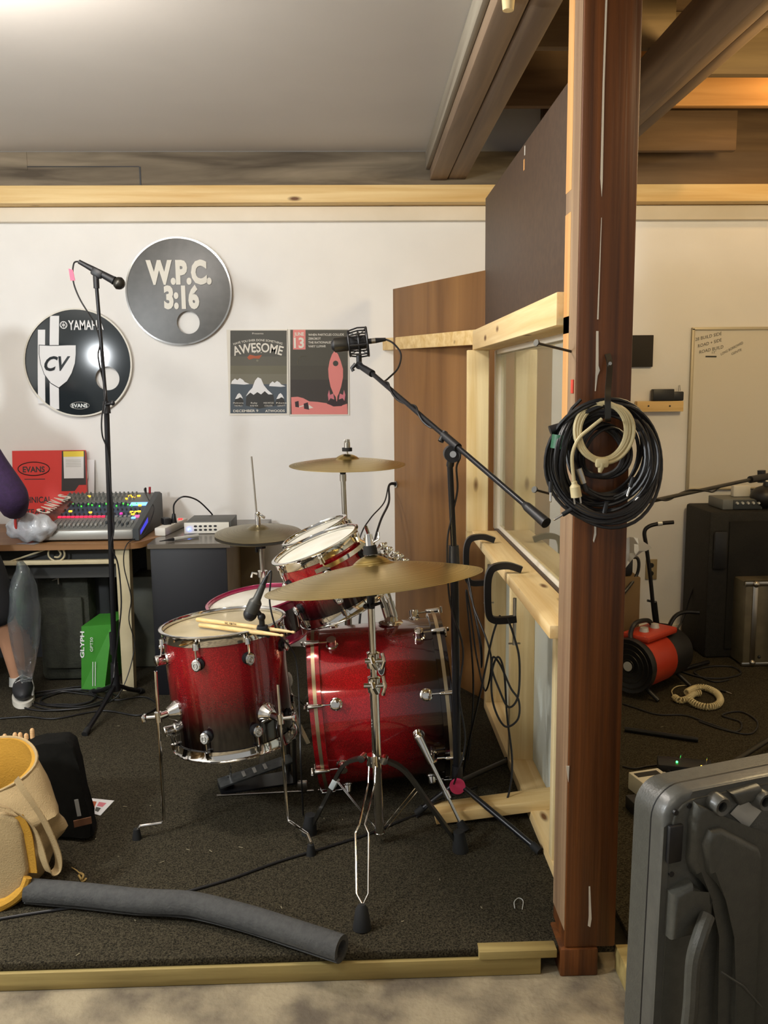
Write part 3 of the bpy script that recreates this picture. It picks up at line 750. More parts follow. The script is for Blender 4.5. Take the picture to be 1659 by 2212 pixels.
for ft_, tape in ((fl, 1), (fr_, 0)):
    d0 = (ft_-V((col_.x, col_.y, PZ))); d0.z = 0; d0.normalize()
    h1_ = col_+d0*.035; h2_ = col_+d0*.10+V((0, 0, -.035)); end = ft_+V((0, 0, .03))-d0*.012
    lg = MB('darksteel').strap([h1_, h2_, h2_+(end-h2_)*.5, end], d0.cross(V((0, 0, 1))), .022, .011, n=5)
    lg.cyl(h1_+d0.cross(V((0, 0, 1)))*.014, h1_-d0.cross(V((0, 0, 1)))*.014, .012, m='chrome')
    l = P(lg, 'leg', cs)
    P(MB('rubber').cyl(ft_+V((0, 0, .065))-d0*.006, ft_, .017, .026, seg=14), 'rubber_foot', l)
    if tape:
        q = h2_+(end-h2_)*.30; P(MB(mat('grey_tape', 'a9b0b0', .5)).box(q, (.026, .018, .034), rot=(end-h2_).to_track_quat('Z', 'Y').to_matrix(), bev=.002), 'tape', l, 'pale grey tape')
    mid_ = h2_+(end-h2_)*.24
    bw = MB('chrome')
    for s_ in (-.008, .008):
        o_ = d0.cross(V((0, 0, 1)))*s_+d0*s_*.6; bw.cyl(mid_+o_, p_bot+V((0, 0, .012))+o_+d0*.015, .0022, seg=6)
    P(bw, 'brace', l)
d0 = (ff-V((col_.x, col_.y, PZ))); d0.z = 0; d0.normalize(); sd_ = d0.cross(V((0, 0, 1)))
if sd_.x < 0: sd_ = -sd_
fl_ = MB('chrome')
for s_ in (-1, 1):
    pts = [col_+d0*.03+sd_*s_*.010+V((0, 0, -.01)), col_+d0*.06+sd_*s_*.010+V((0, 0, -.05)), A(782, 1782, 2.36)+sd_*s_*.008, A(782, 1800, 2.34)+sd_*s_*.019, A(783, 1930, 2.225)+sd_*s_*.016, A(784, 1952, 2.205)+sd_*s_*.002]
    fl_.tube(pts, .0026, 8)
l = P(fl_, 'leg', cs, 'leg of two thin chrome rods')
P(MB('rubber').lathe([(0, 0), (.024, 0), (.024, .012), (.017, .055), (.010, .066), (0, .068)], ff+V((0, .0, 0)), (0, 0.15, 1), 16, sx=.9), 'rubber_foot', l)

# crash at the back
cc_ = A(750, 990, 3.50)
cymbal('crash cymbal highest of all, edge-on behind the rack toms', cc_, .230, V((0, -.03, 1)), 'brassA', .17, .026)
c2 = T('cymbal_stand', 'chrome cymbal stand rising behind the rack toms under the crash', 'stand')
x2 = A(742, 1100, 3.5); t2_ = V((x2.x, 3.5, cc_.z-.075))
P(MB('steel').cyl((x2.x+.012, 3.5, .12), (x2.x+.012, 3.5, .72), .0145).cyl((x2.x+.012, 3.5, .71), t2_, .010), 'pole', c2)
ti = MB('blackm').box(t2_+V((.0, 0, .028)), (.024, .024, .035), bev=.006).cyl(t2_+V((0, 0, .035)), cc_, .007).cyl(t2_+V((0, 0, -.015)), t2_+V((0, 0, .012)), .013, m='steel').sph(t2_+V((.018, -.01, .03)), .011, 10)
ti.cyl(cc_+V((0, 0, .015)), cc_+V((0, 0, .075)), .004, m='steel')
P(ti, 'tilter', c2)
P(MB('rubber').cyl(cc_+V((0, 0, .028)), cc_+V((0, 0, .042)), .020), 'felt', c2)
P(MB('steel').cyl(cc_+V((0, 0, .042)), cc_+V((0, 0, .062)), .012).box(cc_+V((0, 0, .068)), (.022, .007, .014), bev=.002), 'wing_nut', c2)
for k in range(3):
    a = PI/2+(k-1)*1.25; b0 = V((x2.x+.012, 3.5, .36)); d_ = V((math.cos(a), math.sin(a)*.8, 0)); e = V((b0.x, b0.y, PZ))+d_*.30
    if e.y < 3.42 and e.x > -.19: e = V((b0.x, b0.y, PZ))+d_*.30
    l = P(MB('steel').strap([b0+d_*.02, b0+d_*.09+V((0, 0, -.03)), e+V((0, 0, .02))], (-d_.y, d_.x, 0), .02, .008, n=4), 'leg', c2)
    P(MB('rubber').cyl(e+V((0, 0, .03)), e, .011, .016), 'rubber_foot', l)

# hi-hat
hc = A(558, 1140, 3.60)
cymbal('upper hi-hat cymbal, dull bronze, beside the black desk front', hc, .178, V((-.0, -.07, 1)), 'brassB', .2, .022, 'hi_hat_cymbal', 'hi-hat pair')
cymbal('lower hi-hat cymbal, turned over beneath the upper one', hc-V((0, 0, .052)), .178, V((-.0, -.07, 1)), 'brassB', .2, .018, 'hi_hat_cymbal', 'hi-hat pair', up=-1)
hh = T('hi_hat_stand', 'chrome hi-hat stand behind the snare with a tall thin pull rod', 'stand')
r0 = A(543, 986, 3.60)
P(MB('steel').cyl(r0, hc+V((0, 0, -.03)), .0038), 'pull_rod', hh)
cl_ = hc+(r0-hc)*.14
P(MB('chrome').cyl(hc+V((0, 0, .012)), hc+V((0, 0, .045)), .010, m='chrome').cyl(cl_-V((0, 0, .012)), cl_+V((0, 0, .02)), .009).box(cl_+V((.02, -.005, .008)), (.028, .008, .012), rot=Matrix.Rotation(.6, 3, 'Y'), bev=.003).sph(cl_+V((.004, -.012, .02)), .009, 10), 'clutch', hh)
b_ = V((hc.x+.012, 3.60, 0))
P(MB('steel').cyl((b_.x, b_.y, .12), (b_.x, b_.y, hc.z-.19), .0145).cyl((b_.x, b_.y, hc.z-.2), (b_.x-.004, b_.y, hc.z-.075), .0095), 'pole', hh)
P(MB('blackm').cyl((b_.x-.004, b_.y, hc.z-.085), (b_.x-.004, b_.y, hc.z-.062), .021, .024).cyl((b_.x-.02, b_.y-.01, hc.z-.10), (b_.x-.02, b_.y-.01, hc.z-.085), .006), 'seat_cup', hh)
P(MB('chrome').cyl((b_.x, b_.y, hc.z-.205), (b_.x, b_.y, hc.z-.18), .020).tube([(b_.x-.02, b_.y-.01, hc.z-.19), (b_.x-.04, b_.y-.01, hc.z-.185), (b_.x-.045, b_.y-.01, hc.z-.205)], .006, 8), 'height_clamp', hh)
for k in range(3):
    a = 1.3+k*2*PI/3; d_ = V((math.cos(a), math.sin(a), 0)); b0 = V((b_.x, b_.y, .34)); e = V((b_.x, b_.y, PZ))+d_*.26
    P(MB('steel').strap([b0, b0+d_*.05+V((0, 0, -.02)), e], (-d_.y, d_.x, 0), .02, .008), 'leg', hh)
# hi-hat pedal board and kick pedal
def pedal(name, label, heel, toe, wd, rise):
    heel = V(heel); toe = V(toe); d = (toe-heel); L = d.length; d.normalize(); s_ = d.cross(V((0, 0, 1)))
    t = T(name, label, 'pedal')
    zt = V((0, 0, rise))
    P(MB('blackm').prism([heel-s_*wd/2+V((0, 0, .002)), heel+s_*wd/2+V((0, 0, .002)), toe+s_*wd*.62+V((0, 0, .002)), toe-s_*wd*.62+V((0, 0, .002))], (0, 0, .006)), 'base_plate', t)
    fbm = mat('worn_black_alloy', '4c4f50', .35, .7, noise=30, col2='6a6d6c')
    f = MB(fbm).prism([heel-s_*wd*.42+V((0, 0, .02)), heel+s_*wd*.42+V((0, 0, .02)), toe+s_*wd*.40+zt, toe-s_*wd*.40+zt], (0, 0, .006))
    u_ = (toe+zt-heel-V((0, 0, .02))).normalized(); n_ = s_.cross(u_)
    if n_.z < 0: n_ = -n_
    for k in (.35, .5, .65):
        q = heel+V((0, 0, .02))+u_*L*k+n_*.0075
        f.box(q, (wd*.5, .012, .003), rot=Matrix((s_, u_, n_)).transposed(), m='plate', bev=.001)
    P(f, 'footboard', t)
    P(MB('darksteel').cyl(toe-s_*wd*.55+V((0, 0, .008)), toe-s_*wd*.55+V((0, 0, rise+.10)), .008).cyl(toe+s_*wd*.55+V((0, 0, .008)), toe+s_*wd*.55+V((0, 0, rise+.10)), .008).cyl(toe-s_*wd*.62+V((0, 0, rise+.09)), toe+s_*wd*.62+V((0, 0, rise+.09)), .007), 'post', t)
    return t
kp = pedal('kick_pedal', 'dark metal kick pedal between floor tom and bass drum', (-.50, 3.02, PZ), (-.245, 3.10, PZ), .09, .075)
P(MB('steel').cyl((-.205, 3.10, .24), (-.252, 3.13, .43), .004).sph((-.255, 3.13, .435), (.02, .025, .032), 12, m='offwhite'), 'beater', kp)
P(MB('chrome').cyl((-.50, 2.965, PZ+.006), (-.16, 2.985, PZ+.006), .003).box((-.20, 2.99, PZ+.02), (.035, .02, .04), bev=.004, m='steel'), 'frame_rod', kp)
pedal('hi_hat_pedal', 'black footboard of the hi-hat stand, behind the floor tom legs', (-.50, 3.33, PZ), (-.395, 3.52, PZ), .075, .06)

# ---- clip microphone on the floor tom
cm = T('tom_microphone', 'grey dynamic microphone clipped to the floor tom hoop', 'microphone')
m0 = A(540, 1328, 2.70); m1 = A(566, 1268, 2.70)
dm = (m1-m0).normalized()
M['micgrey'] = mat('mic_grey', '4a4a46', .45, .4)
P(MB('black').sph(m0, .021, 16).lathe([(.021, -.004), (.022, .003), (.021, .009)], m0, dm, 18), 'grille', cm)
P(MB('micgrey').lathe([(.020, .006), (.022, .02), (.021, .045), (.013, .055), (.011, .085), (.010, .105), (0, .106)], m0, dm, 18), 'body', cm)
P(MB('black').cyl(m0+dm*.10, m0+dm*.135, .009, .005).tube([m0+dm*.13, m0+dm*.15+V((.008, 0, .0)), A(582, 1290, 2.70), A(588, 1330, 2.69), A(602, 1370, 2.70), A(628, 1400, 2.74), A(642, 1440, 2.76), A(648, 1560, 2.72), A(650, 1650, 2.66), G(655, 1760, PZ+.004)], .003, 6, n=5), 'lead', cm)
kc = A(567, 1362, 2.705)
P(MB('black').box(kc, (.035, .03, .035), bev=.006).cyl(kc, A(565, 1335, 2.70), .009).sph(A(565, 1333, 2.70), .013, 12).cyl(A(565, 1333, 2.70), m0+dm*.03, .008).box(kc+V((.018, .0, -.008)), (.012, .02, .03), bev=.004), 'clip', cm)
# ================================================================== wall decorations
def letters(mb, t, px, py, Y, hpx, m, **k):
    c = A(px, py, Y); s_ = (A(px+10, py, Y)-A(px, py, Y)).length/10; kw = dict(k)
    if 'wpx' in kw: kw['width'] = kw.pop('wpx')*s_
    if 'arcpx' in kw: kw['arc'] = kw.pop('arcpx')*s_
    mb.text(t, c, (1, 0, 0), (0, 0, 1), hpx*s_, m=m, **kw)
def wall_head(label, cx, cy, rpx, m, hoopm, tiltz=.0):
    """spare bass drum head on the wall: dished skin in a thin hoop with a port hole"""
    c = A(cx, cy, YB-.012); s_ = (A(cx+10, cy, YB)-A(cx, cy, YB)).length/10; R = rpx*s_
    t = T('drum_head', label, 'drum head', 'spare drum heads hung on the wall')
    return t, c, s_, R
def ported(mb, c, R, hc, hr, m, dish=.012):
    """disc with an off-centre hole, radial strips from hole rim to the outer rim, y = depth toward the room"""
    i = mb.mi(m); N = 72; K = 8; rings = []
    for k in range(N):
        a = 2*PI*k/N; pin = V((hc.x+hr*math.cos(a), 0, hc.z+hr*math.sin(a))); pout = V((R*math.cos(a), 0, R*math.sin(a)))
        row = []
        for j in range(K+1):
            q = pin.lerp(pout, j/K); rr = min(1, math.hypot(q.x, q.z)/R)
            row.append(mb.bm.verts.new(c+V((q.x, -.010-dish*(1-rr**2), q.z))))
        rings.append(row)
    for k in range(N):
        a, b = rings[k], rings[(k+1) % N]
        for j in range(K): mb.face((a[j], b[j], b[j+1], a[j+1]), i)
M['hd_black'] = mat('black_film', '3a3832', .35, noise=20, col2='45433d')
M['hd_navy'] = mat('glossy_black_film', '23292c', .13)
def deck(mb, pts, m, th=.024): mb.poly([V((p.x, YB-th, p.z)) for p in pts], m=m)
# W.P.C.
t, c, s_, R = wall_head('round black wall-hung drum head reading W.P.C. 3:16, above the two posters', 387, 630, 112, None, None)
b = MB(); ported(b, c, R, V((18*s_, 0, -66*s_)), 24.5*s_, M['hd_black'], .006); P(b, 'skin', t, 'matt black film', norm=False)
P(MB('chrome').lathe([(R-.002, -.008), (R-.002, .014), (R+.006, .014), (R+.006, -.008)], c, (0, -1, 0), 72), 'hoop', t, 'bright thin hoop')
lt = MB('white')
letters(lt, 'W.P.C.', 387, 611, YB-.032, 46, 'offwhite', wpx=141, bold=.055)
letters(lt, '3:16', 393, 664, YB-.032, 44, 'offwhite', wpx=76, bold=.055)
P(lt, 'lettering', t, 'cream block letters', norm=False)
# second head
t, c, s_, R = wall_head('round glossy black drum head with two white stripes and a shield, hung lower left', 170, 784, 114, None, None)
b = MB(); hcz = V((62*s_, 0, -34*s_)); ported(b, c, R, hcz, 25.5*s_, M['hd_navy'], .010); P(b, 'skin', t, 'glossy black film', norm=False)
P(MB('offwhite').lathe([(R-.002, -.008), (R-.002, .016), (R+.006, .016), (R+.006, -.008)], c, (0, -1, 0), 72), 'hoop', t)
lt = MB('white'); yy = YB-.0245-.010
def onhead(px, py, lift=.001):
    q = A(px, py, YB-.03); rr = min(1, math.hypot(q.x-c.x, q.z-c.z)/R); return V((q.x, c.y-.010-.010*(1-rr**2)-lift, q.z))
def stripe(xa, xb, ya, yb, m='white', l=.001):
    n_ = 12; L0 = [onhead(xa, ya+(yb-ya)*k/n_, l) for k in range(n_+1)]; L1 = [onhead(xb, ya+(yb-ya)*k/n_, l) for k in range(n_+1)]
    for k in range(n_): lt.poly([L0[k], L0[k+1], L1[k+1], L1[k]], m=m)
stripe(81, 97, 712, 872); stripe(83, 103, 700, 873) if False else None
stripe(107, 127, 682, 884)
def fan(pts, m, l):
    """pts px outline subdivided so it follows the dish"""
    cx_ = sum(p[0] for p in pts)/len(pts); cy_ = sum(p[1] for p in pts)/len(pts)
    for k in range(len(pts)):
        a_, b_ = pts[k], pts[(k+1) % len(pts)]; K = 6
        for j in range(K):
            f0, f1 = j/K, (j+1)/K
            qa = [(cx_+(p[0]-cx_)*f, cy_+(p[1]-cy_)*f) for p, f in ((a_, f0), (a_, f1), (b_, f1), (b_, f0))]
            if j == 0: lt.poly([onhead(*qa[0], l), onhead(*qa[1], l), onhead(*qa[2], l)], m=m)
            else: lt.poly([onhead(*q, l) for q in qa], m=m)
sh = [(85, 746), (105, 747), (125, 747), (145, 746), (164, 746), (164, 765), (162, 785), (155, 806), (145, 823), (127, 837), (110, 827), (96, 808), (88, 785), (85, 765)]
sc_ = lambda f: [(124+(x-124)*f, 786+(y-786)*f) for x, y in sh]
fan(sc_(1.04), 'hd_navy', .0018); fan(sc_(1.0), 'white', .0026)
letters(lt, 'CV', 125, 800, onhead(125, 785).y-.003, 30, 'hd_navy', wpx=58, shear=.4, bold=.025)
letters(lt, 'YAMAHA', 186, 712, onhead(186, 705).y-.002, 20, 'white', wpx=76, bold=.02)
lt.lathe([(6.2*s_, 0), (8*s_, 0)], onhead(137, 702, .002), (0, -1, 0), 24)
for k in range(3):
    a = PI/2+k*2*PI/3; q = onhead(137, 702, .0025); lt.strap([q-V((math.cos(a), 0, math.sin(a)))*5*s_, q+V((math.cos(a), 0, math.sin(a)))*5.5*s_], (0, 1, 0), .0005, 1.2*s_)
letters(lt, 'EVANS', 172, 880, onhead(172, 876).y-.002, 8, 'plate', wpx=34, bold=.03)
q = onhead(172, 876, .002); lt.lathe([(19*s_, 0), (20.5*s_, 0)], q, (0, -1, 0), 32, sy=1, sx=1, xdir=(1, 0, 0)) if False else None
pts = [q+V((20.5*s_*math.cos(2*PI*k/32), 0, 7.5*s_*math.sin(2*PI*k/32))) for k in range(32)]; lt.tube(pts, .0012, 5, closed=True, m='plate')
P(lt, 'print', t, 'white stripes, shield and lettering', norm=False)

# posters
def P2(px, py): q = A(px, py, YB-.004); return q
def layer(mb, pts, lv, m, scale=None): mb.poly([V((P2(x, y).x, YB-.004-.0004*lv, P2(x, y).z)) for x, y in pts], m=m)
for n_, c_ in (('pg1', '4b4a43'), ('pg2', '74715f'), ('pg3', '46505a'), ('pg4', '2b2a27'), ('pgo', 'a5502c'), ('pk', 'd8807a'), ('pk2', 'c9747e'), ('pkd', '3d3a33'), ('pkk', '2e1f22'), ('ppap', 'd9d4c8')):
    M[n_] = mat('print_'+n_, c_, .6)
p1 = MB('ppap')
a0, a1 = P2(497, 896), P2(620, 713)
p1.box(((a0.x+a1.x)/2, YB-.0025, (a0.z+a1.z)/2), (abs(a1.x-a0.x)+.008, .003, abs(a1.z-a0.z)+.008))
def bands(mb, x0, x1, ys, cols, base='pgrad'):
    for k in range(len(ys)-1):
        m = mat(base, cols[k], .6); layer(mb, [(x0, ys[k]), (x1, ys[k]), (x1, ys[k+1]), (x0, ys[k+1])], 1, m)
bands(p1, 497.5, 619.5, [714, 740, 770, 790, 808, 830, 893], ['47463f', '4d4b44', '5a574c', '66624f', '706c5c', '465059'])
def cloud(mb, cx_, cy_, k, m):
    layer(mb, [(cx_-22*k, cy_), (cx_-20*k, cy_-6*k), (cx_-13*k, cy_-12*k), (cx_-8*k, cy_-8*k), (cx_-2*k, cy_-13*k), (cx_+5*k, cy_-9*k), (cx_+9*k, cy_-4*k), (cx_+20*k, cy_+.5*k), (cx_+8*k, cy_+2*k)], 3, m)
cloud(p1, 520, 829, .95, 'white'); cloud(p1, 600, 834, .85, 'white')
layer(p1, [(531, 876), (532, 858), (540, 848), (556, 842), (571, 843), (590, 852), (594, 876), (560, 883)], 4, 'pg4')
layer(p1, [(531, 856), (538, 845), (545, 838), (551, 822), (557, 815), (564, 818), (570, 832), (578, 842), (589, 852), (580, 852), (572, 845), (564, 852), (556, 847), (548, 853), (541, 848)], 5, 'white')
for x in (516, 605):
    layer(p1, [(x-10, 868), (x-5, 858), (x+4, 857), (x+10, 866), (x+9, 876), (x-10, 876)], 4, 'pg4'); layer(p1, [(x-8, 862), (x-3, 852), (x+1, 849), (x+5, 853), (x+9, 861), (x+3, 858), (x-2, 861)], 5, 'white')
layer(p1, [(534, 772), (540, 766), (552, 769), (566, 767), (560, 775), (548, 774), (538, 777)], 3, 'pgo')
p1.lathe([(0, 0), (.006, 0)], V((P2(556, 779).x, YB-.0058, P2(556, 779).z)), (0, -1, 0), 12, m='pg2')
def lp(mb, t_, px, py, h, m, **k): letters(mb, t_, px, py, YB-.0066, h, m, **k)
lp(p1, 'AWESOME', 557, 760, 19, 'ppap', wpx=104, bold=.02, arcpx=170)
lp(p1, 'HAVE YOU EVER DONE SOMETHING', 557, 737, 4.5, 'ppap', wpx=106, bold=.01, arcpx=175)
lp(p1, 'Presents', 557, 722, 3.5, 'ppap', wpx=24); lp(p1, '. . .', 557, 762, 4, 'ppap', wpx=18, bold=.05)
lp(p1, 'DECEMBER 9', 531, 890, 5, 'ppap', wpx=54, bold=.02); lp(p1, 'ATWOODS', 594, 890, 5, 'ppap', wpx=42, bold=.02)
for x, s1, s2 in ((515, 'Multiverse', 'THE MILLS'), (549, 'Ruby', 'ROSE FOX'), (580, 'WHEN PARTICLES', 'COLLIDE'), (608, 'Nate', 'LEAVITT')):
    lp(p1, s1, x, 872, 3.4, 'ppap', wpx=22 if x != 549 else 14); lp(p1, s2, x, 878, 3.2, 'ppap', wpx=17)
S(p1, 'poster', 'grey concert poster with a snowy volcano and big word AWESOME', 'poster', 'concert posters on the white wall', norm=False)
p2_ = MB('ppap'); a0, a1 = P2(627, 897), P2(751, 712)
p2_.box(((a0.x+a1.x)/2, YB-.0025, (a0.z+a1.z)/2), (abs(a1.x-a0.x)+.008, .003, abs(a1.z-a0.z)+.008))
bands(p2_, 627, 751.5, [712.5, 745, 790, 820, 895], ['4d4a40', '474439', '423e34', '37312c'])
layer(p2_, [(630, 895), (629, 858), (643, 857), (655, 860), (668, 867), (685, 868), (706, 871), (720, 878), (735, 877), (750, 872), (751, 895)], 2, 'pk')
layer(p2_, [(633, 712.5), (660, 712.5), (660, 755), (633, 755)], 2, 'pk')
layer(p2_, [(723, 757), (730, 765), (736, 780), (741, 797), (741, 815), (737, 835), (732, 850), (727, 860), (720, 850), (714, 835), (710, 815), (709, 797), (712, 780), (717, 766)], 3, 'pk')
p2_.lathe([(0, 0), (.0145, 0)], V((P2(725, 785).x, YB-.0058, P2(725, 785).z)), (0, -1, 0), 20, m='pkd')
for s1 in (-1, 1): layer(p2_, [(727+s1*7, 850), (727+s1*14, 853), (727+s1*16, 842), (727+s1*19, 853), (727+s1*17, 866), (727+s1*13, 860), (727+s1*5, 863)], 3, 'pk2')
layer(p2_, [(725, 856), (729, 856), (728, 867), (727, 867)], 5, 'pk')
layer(p2_, [(706, 872), (712, 864), (745, 862), (748, 868), (738, 877), (722, 878)], 2.5, 'pkk')
layer(p2_, [(637, 868), (645, 866), (646, 880), (638, 879)], 4, 'pkk'); layer(p2_, [(656, 872), (665, 869), (668, 885), (657, 883)], 4, 'pkk')
layer(p2_, [(646, 878), (656, 875), (656, 877), (646, 880)], 4, 'ppap'); layer(p2_, [(667, 874), (677, 881), (667, 883)], 4, 'ppap')
q = V((P2(658, 784).x, YB-.006, P2(658, 784).z)); p2_.tube([q+V((.038*math.cos(a), 0, .038*math.sin(a))) for a in [1.2+k*.12 for k in range(20)]], .0009, 4, m='pg2')
lp(p2_, 'JUNE', 646, 725, 7, 'ppap', wpx=21, bold=.03); lp(p2_, '13', 646, 751, 21, 'ppap', wpx=22, bold=.03)
for k, (s1, w_) in enumerate((('WHEN PARTICLES COLLIDE', 77), ('ZEROBOT', 27), ('THE RATIONALES', 50), ('VARY LUMAR', 38))):
    lp(p2_, s1, 666, 725.5+k*8.3, 4.6, 'ppap', wpx=w_, bold=.015, align=-1)
S(p2_, 'poster', 'dark concert poster with a pink rocket and the date June 13', 'poster', 'concert posters on the white wall', norm=False)

# right bay wall: dark square, ledge with gadget, white board
a0, a1 = A(1352, 793, YB-.012), A(1411, 724, YB-.012)
S(MB(mat('dark_panel', '26211b', .8)).bb((a0.x, YB-.022, a0.z), (a1.x, YB-.001, a1.z), bev=.002), 'acoustic_tile', 'small square black tile on the wall right of the post', 'tile')
a0, a1 = A(1376, 890, YB-.045), A(1477, 866, YB-.045)
sh_ = MB('pineX').bb((a0.x, YB-.045, a0.z), (a1.x, YB-.002, a1.z), bev=.002)
for px in (1401, 1447): q = A(px, 877, YB-.046); sh_.cyl(q, q-V((0, .002, 0)), .0045, m='black')
S(sh_, 'wall_block', 'short pine block screwed to the wall left of the whiteboard', 'shelf')
c0, c1 = A(1408, 866, YB-.03), A(1476, 840, YB-.03)
gm = MB('black').bb((c0.x, YB-.05, a1.z+.001), (c0.x+(c1.x-c0.x)*.68, YB-.01, c1.z), bev=.004).bb((c0.x+(c1.x-c0.x)*.6, YB-.045, a1.z+.001), (c1.x, YB-.012, c1.z-.014), bev=.006)
q = A(1468, 845, YB-.03); gm.tube([q+V((-.004, 0, 0)), q+V((-.006, 0, .03)), q+V((0, 0, .032)), q+V((.004, 0, .002))], .0012, 5)
S(gm, 'tuner_gadget', 'small black electronic gadget lying on the pine block', 'device')
wb = T('whiteboard', 'blank whiteboard with a few handwritten lines, on the right wall', 'whiteboard')
q0, q1 = A(1481, 1057, YB-.01), A(1490, 709, YB-.01); xr = 2.95
M['wbs'] = mat('whiteboard_surface', 'd6cfbf', .35); M['alu'] = mat('board_frame', 'b8ad94', .45, .3)
P(MB('wbs').bb((q0.x+.01, YB-.012, q0.z), (xr, YB-.002, q1.z)), 'surface', wb)
fr2 = MB('alu').bb((q0.x, YB-.02, q0.z), (q0.x+.016, YB-.001, q1.z), bev=.003).bb((q0.x, YB-.02, q1.z-.012), (xr, YB-.001, q1.z+.004), bev=.003).bb((q0.x, YB-.02, q0.z-.004), (xr, YB-.001, q0.z+.008), bev=.003).bb((xr-.01, YB-.02, q0.z), (xr+.006, YB-.001, q1.z), bev=.003)
P(fr2, 'frame', wb)
P(MB('darksteel').bb((A(1600, 1055, YB).x, YB-.05, q0.z-.004), (xr-.3, YB-.02, q0.z+.002), bev=.001), 'pen_tray', wb)
hw = MB(mat('marker_ink', '3b3a35', .6))
for s1, px, py, h, w_, ru in (('28 BUILD SIDE', 1531, 730, 7, 62, .22), ('ROAD + SIDE', 1534, 744, 7, 56, .26), ('ROAD BUILD', 1537, 758, 7, 56, .22), ('12"', 1543, 763, 5, 10, .2), ('LONG BORROWED', 1582, 755, 5.5, 56, .52), ('GENTE', 1592, 762, 5, 25, .45)):
    s_ = .0024; hw.text(s1, A(px, py, YB-.0135), V((1, 0, ru)), V((-ru, 0, 1)), h*s_, width=w_*s_, shear=.2, bold=-.005)
q = A(1536, 770, YB-.0135); hw.strap([q-V((.03, 0, 0)), q+V((.03, 0, -.001))], (0, 0, 1), .008, .0005)
P(hw, 'handwriting', wb, norm=False)
ou = T('power_outlet', 'wall outlet plate low on the right wall behind the heater', 'outlet')
q0, q1 = A(1394, 1252, YB-.006), A(1420, 1208, YB-.006)
P(MB(mat('outlet_plate', '9c8c6a', .5)).bb((q0.x, YB-.007, q0.z), (q1.x, YB-.001, q1.z), bev=.002), 'plate', ou)
for f in (.3, .7):
    z_ = q0.z+(q1.z-q0.z)*f; x_ = (q0.x+q1.x)/2
    P(MB('darksteel').cyl((x_, YB-.0075, z_), (x_, YB-.005, z_), .014).bb((x_-.006, YB-.009, z_-.003), (x_-.003, YB-.007, z_+.007), m='black').bb((x_+.003, YB-.009, z_-.003), (x_+.006, YB-.007, z_+.007), m='black'), 'socket', ou)

M['dcase'] = mat('dark_case', '16171a', .6)
# ================================================================== left bay: desk, mixer, person's side
TZ = G(150, 1176, .79).z; TY = 4.07; TZ = .79
xr_ = A(296, 1176, TY).x
dk = T('wooden_table', 'worn wooden table carrying the mixing console, with a scrolled iron apron', 'table')
M['tabletop'] = wood('table_edge', '7a5634', '9b734a', 0, .5, fine=16)
P(MB('tabletop').prism([(-2.7, TY, TZ-.028), (xr_-.02, TY, TZ-.028), (xr_+.01, TY+.02, TZ-.028), (xr_+.10, TY+.24, TZ-.028), (xr_+.10, 4.72, TZ-.028), (-2.7, 4.72, TZ-.028)], (0, 0, .028)), 'top', dk)
M['cream'] = mat('cream_paint', 'c2b694', .55, noise=5, col2='b3a684')
for x_, y_ in ((A(258, 1300, 4.12).x, 4.10), (-2.6, 4.10), (A(258, 1300, 4.12).x+.02, 4.62), (-2.6, 4.62)):
    P(MB('cream').prism([(x_, y_, PZ), (x_+.052, y_, PZ), (x_+.062, y_, TZ-.03), (x_-.002, y_, TZ-.03)], (0, .055, 0)), 'leg', dk)
ap = MB('cream'); za = A(100, 1216, 4.10).z
ap.bb((-2.6, 4.10, za-.010), (A(256, 1216, 4.1).x, 4.13, za+.010), bev=.003); P(ap, 'apron_rail', dk)
sc2 = MB('cream')
cx2 = A(122, 1196, 4.11); sp_ = []
for k in range(40):
    a = -PI*.5+k*.32; r_ = .045*(1-k/52); sp_.append(cx2+V((r_*math.cos(a), 0, r_*math.sin(a))))
sc2.tube([A(24, 1212, 4.11), A(60, 1200, 4.11), A(90, 1190, 4.11), A(108, 1183, 4.11)]+[cx2+V((.038*math.cos(a), 0, .035*math.sin(a))) for a in (1.9, 1.2, .5, -.3, -1.1, -1.9, -2.8, -3.7, -4.6)]+[cx2+V((.02*math.cos(a), 0, .018*math.sin(a))) for a in (-5.4, -6.4, -7.4, -8.4)], .0045, 6, n=5)
P(sc2, 'scroll', dk, 'curled cream iron ornament')
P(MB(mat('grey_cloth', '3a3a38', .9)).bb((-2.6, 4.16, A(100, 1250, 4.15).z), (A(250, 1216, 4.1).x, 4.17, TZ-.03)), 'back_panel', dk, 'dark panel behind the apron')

P(MB('dcase').bb((-2.6, 4.67, PZ+.001), (A(258, 1300, 4.12).x+.05, 4.69, TZ-.03)), 'under_table_shade', dk, 'dark sheet standing in for the shade under the table')  # added dark sheet, makes the shade below the table top
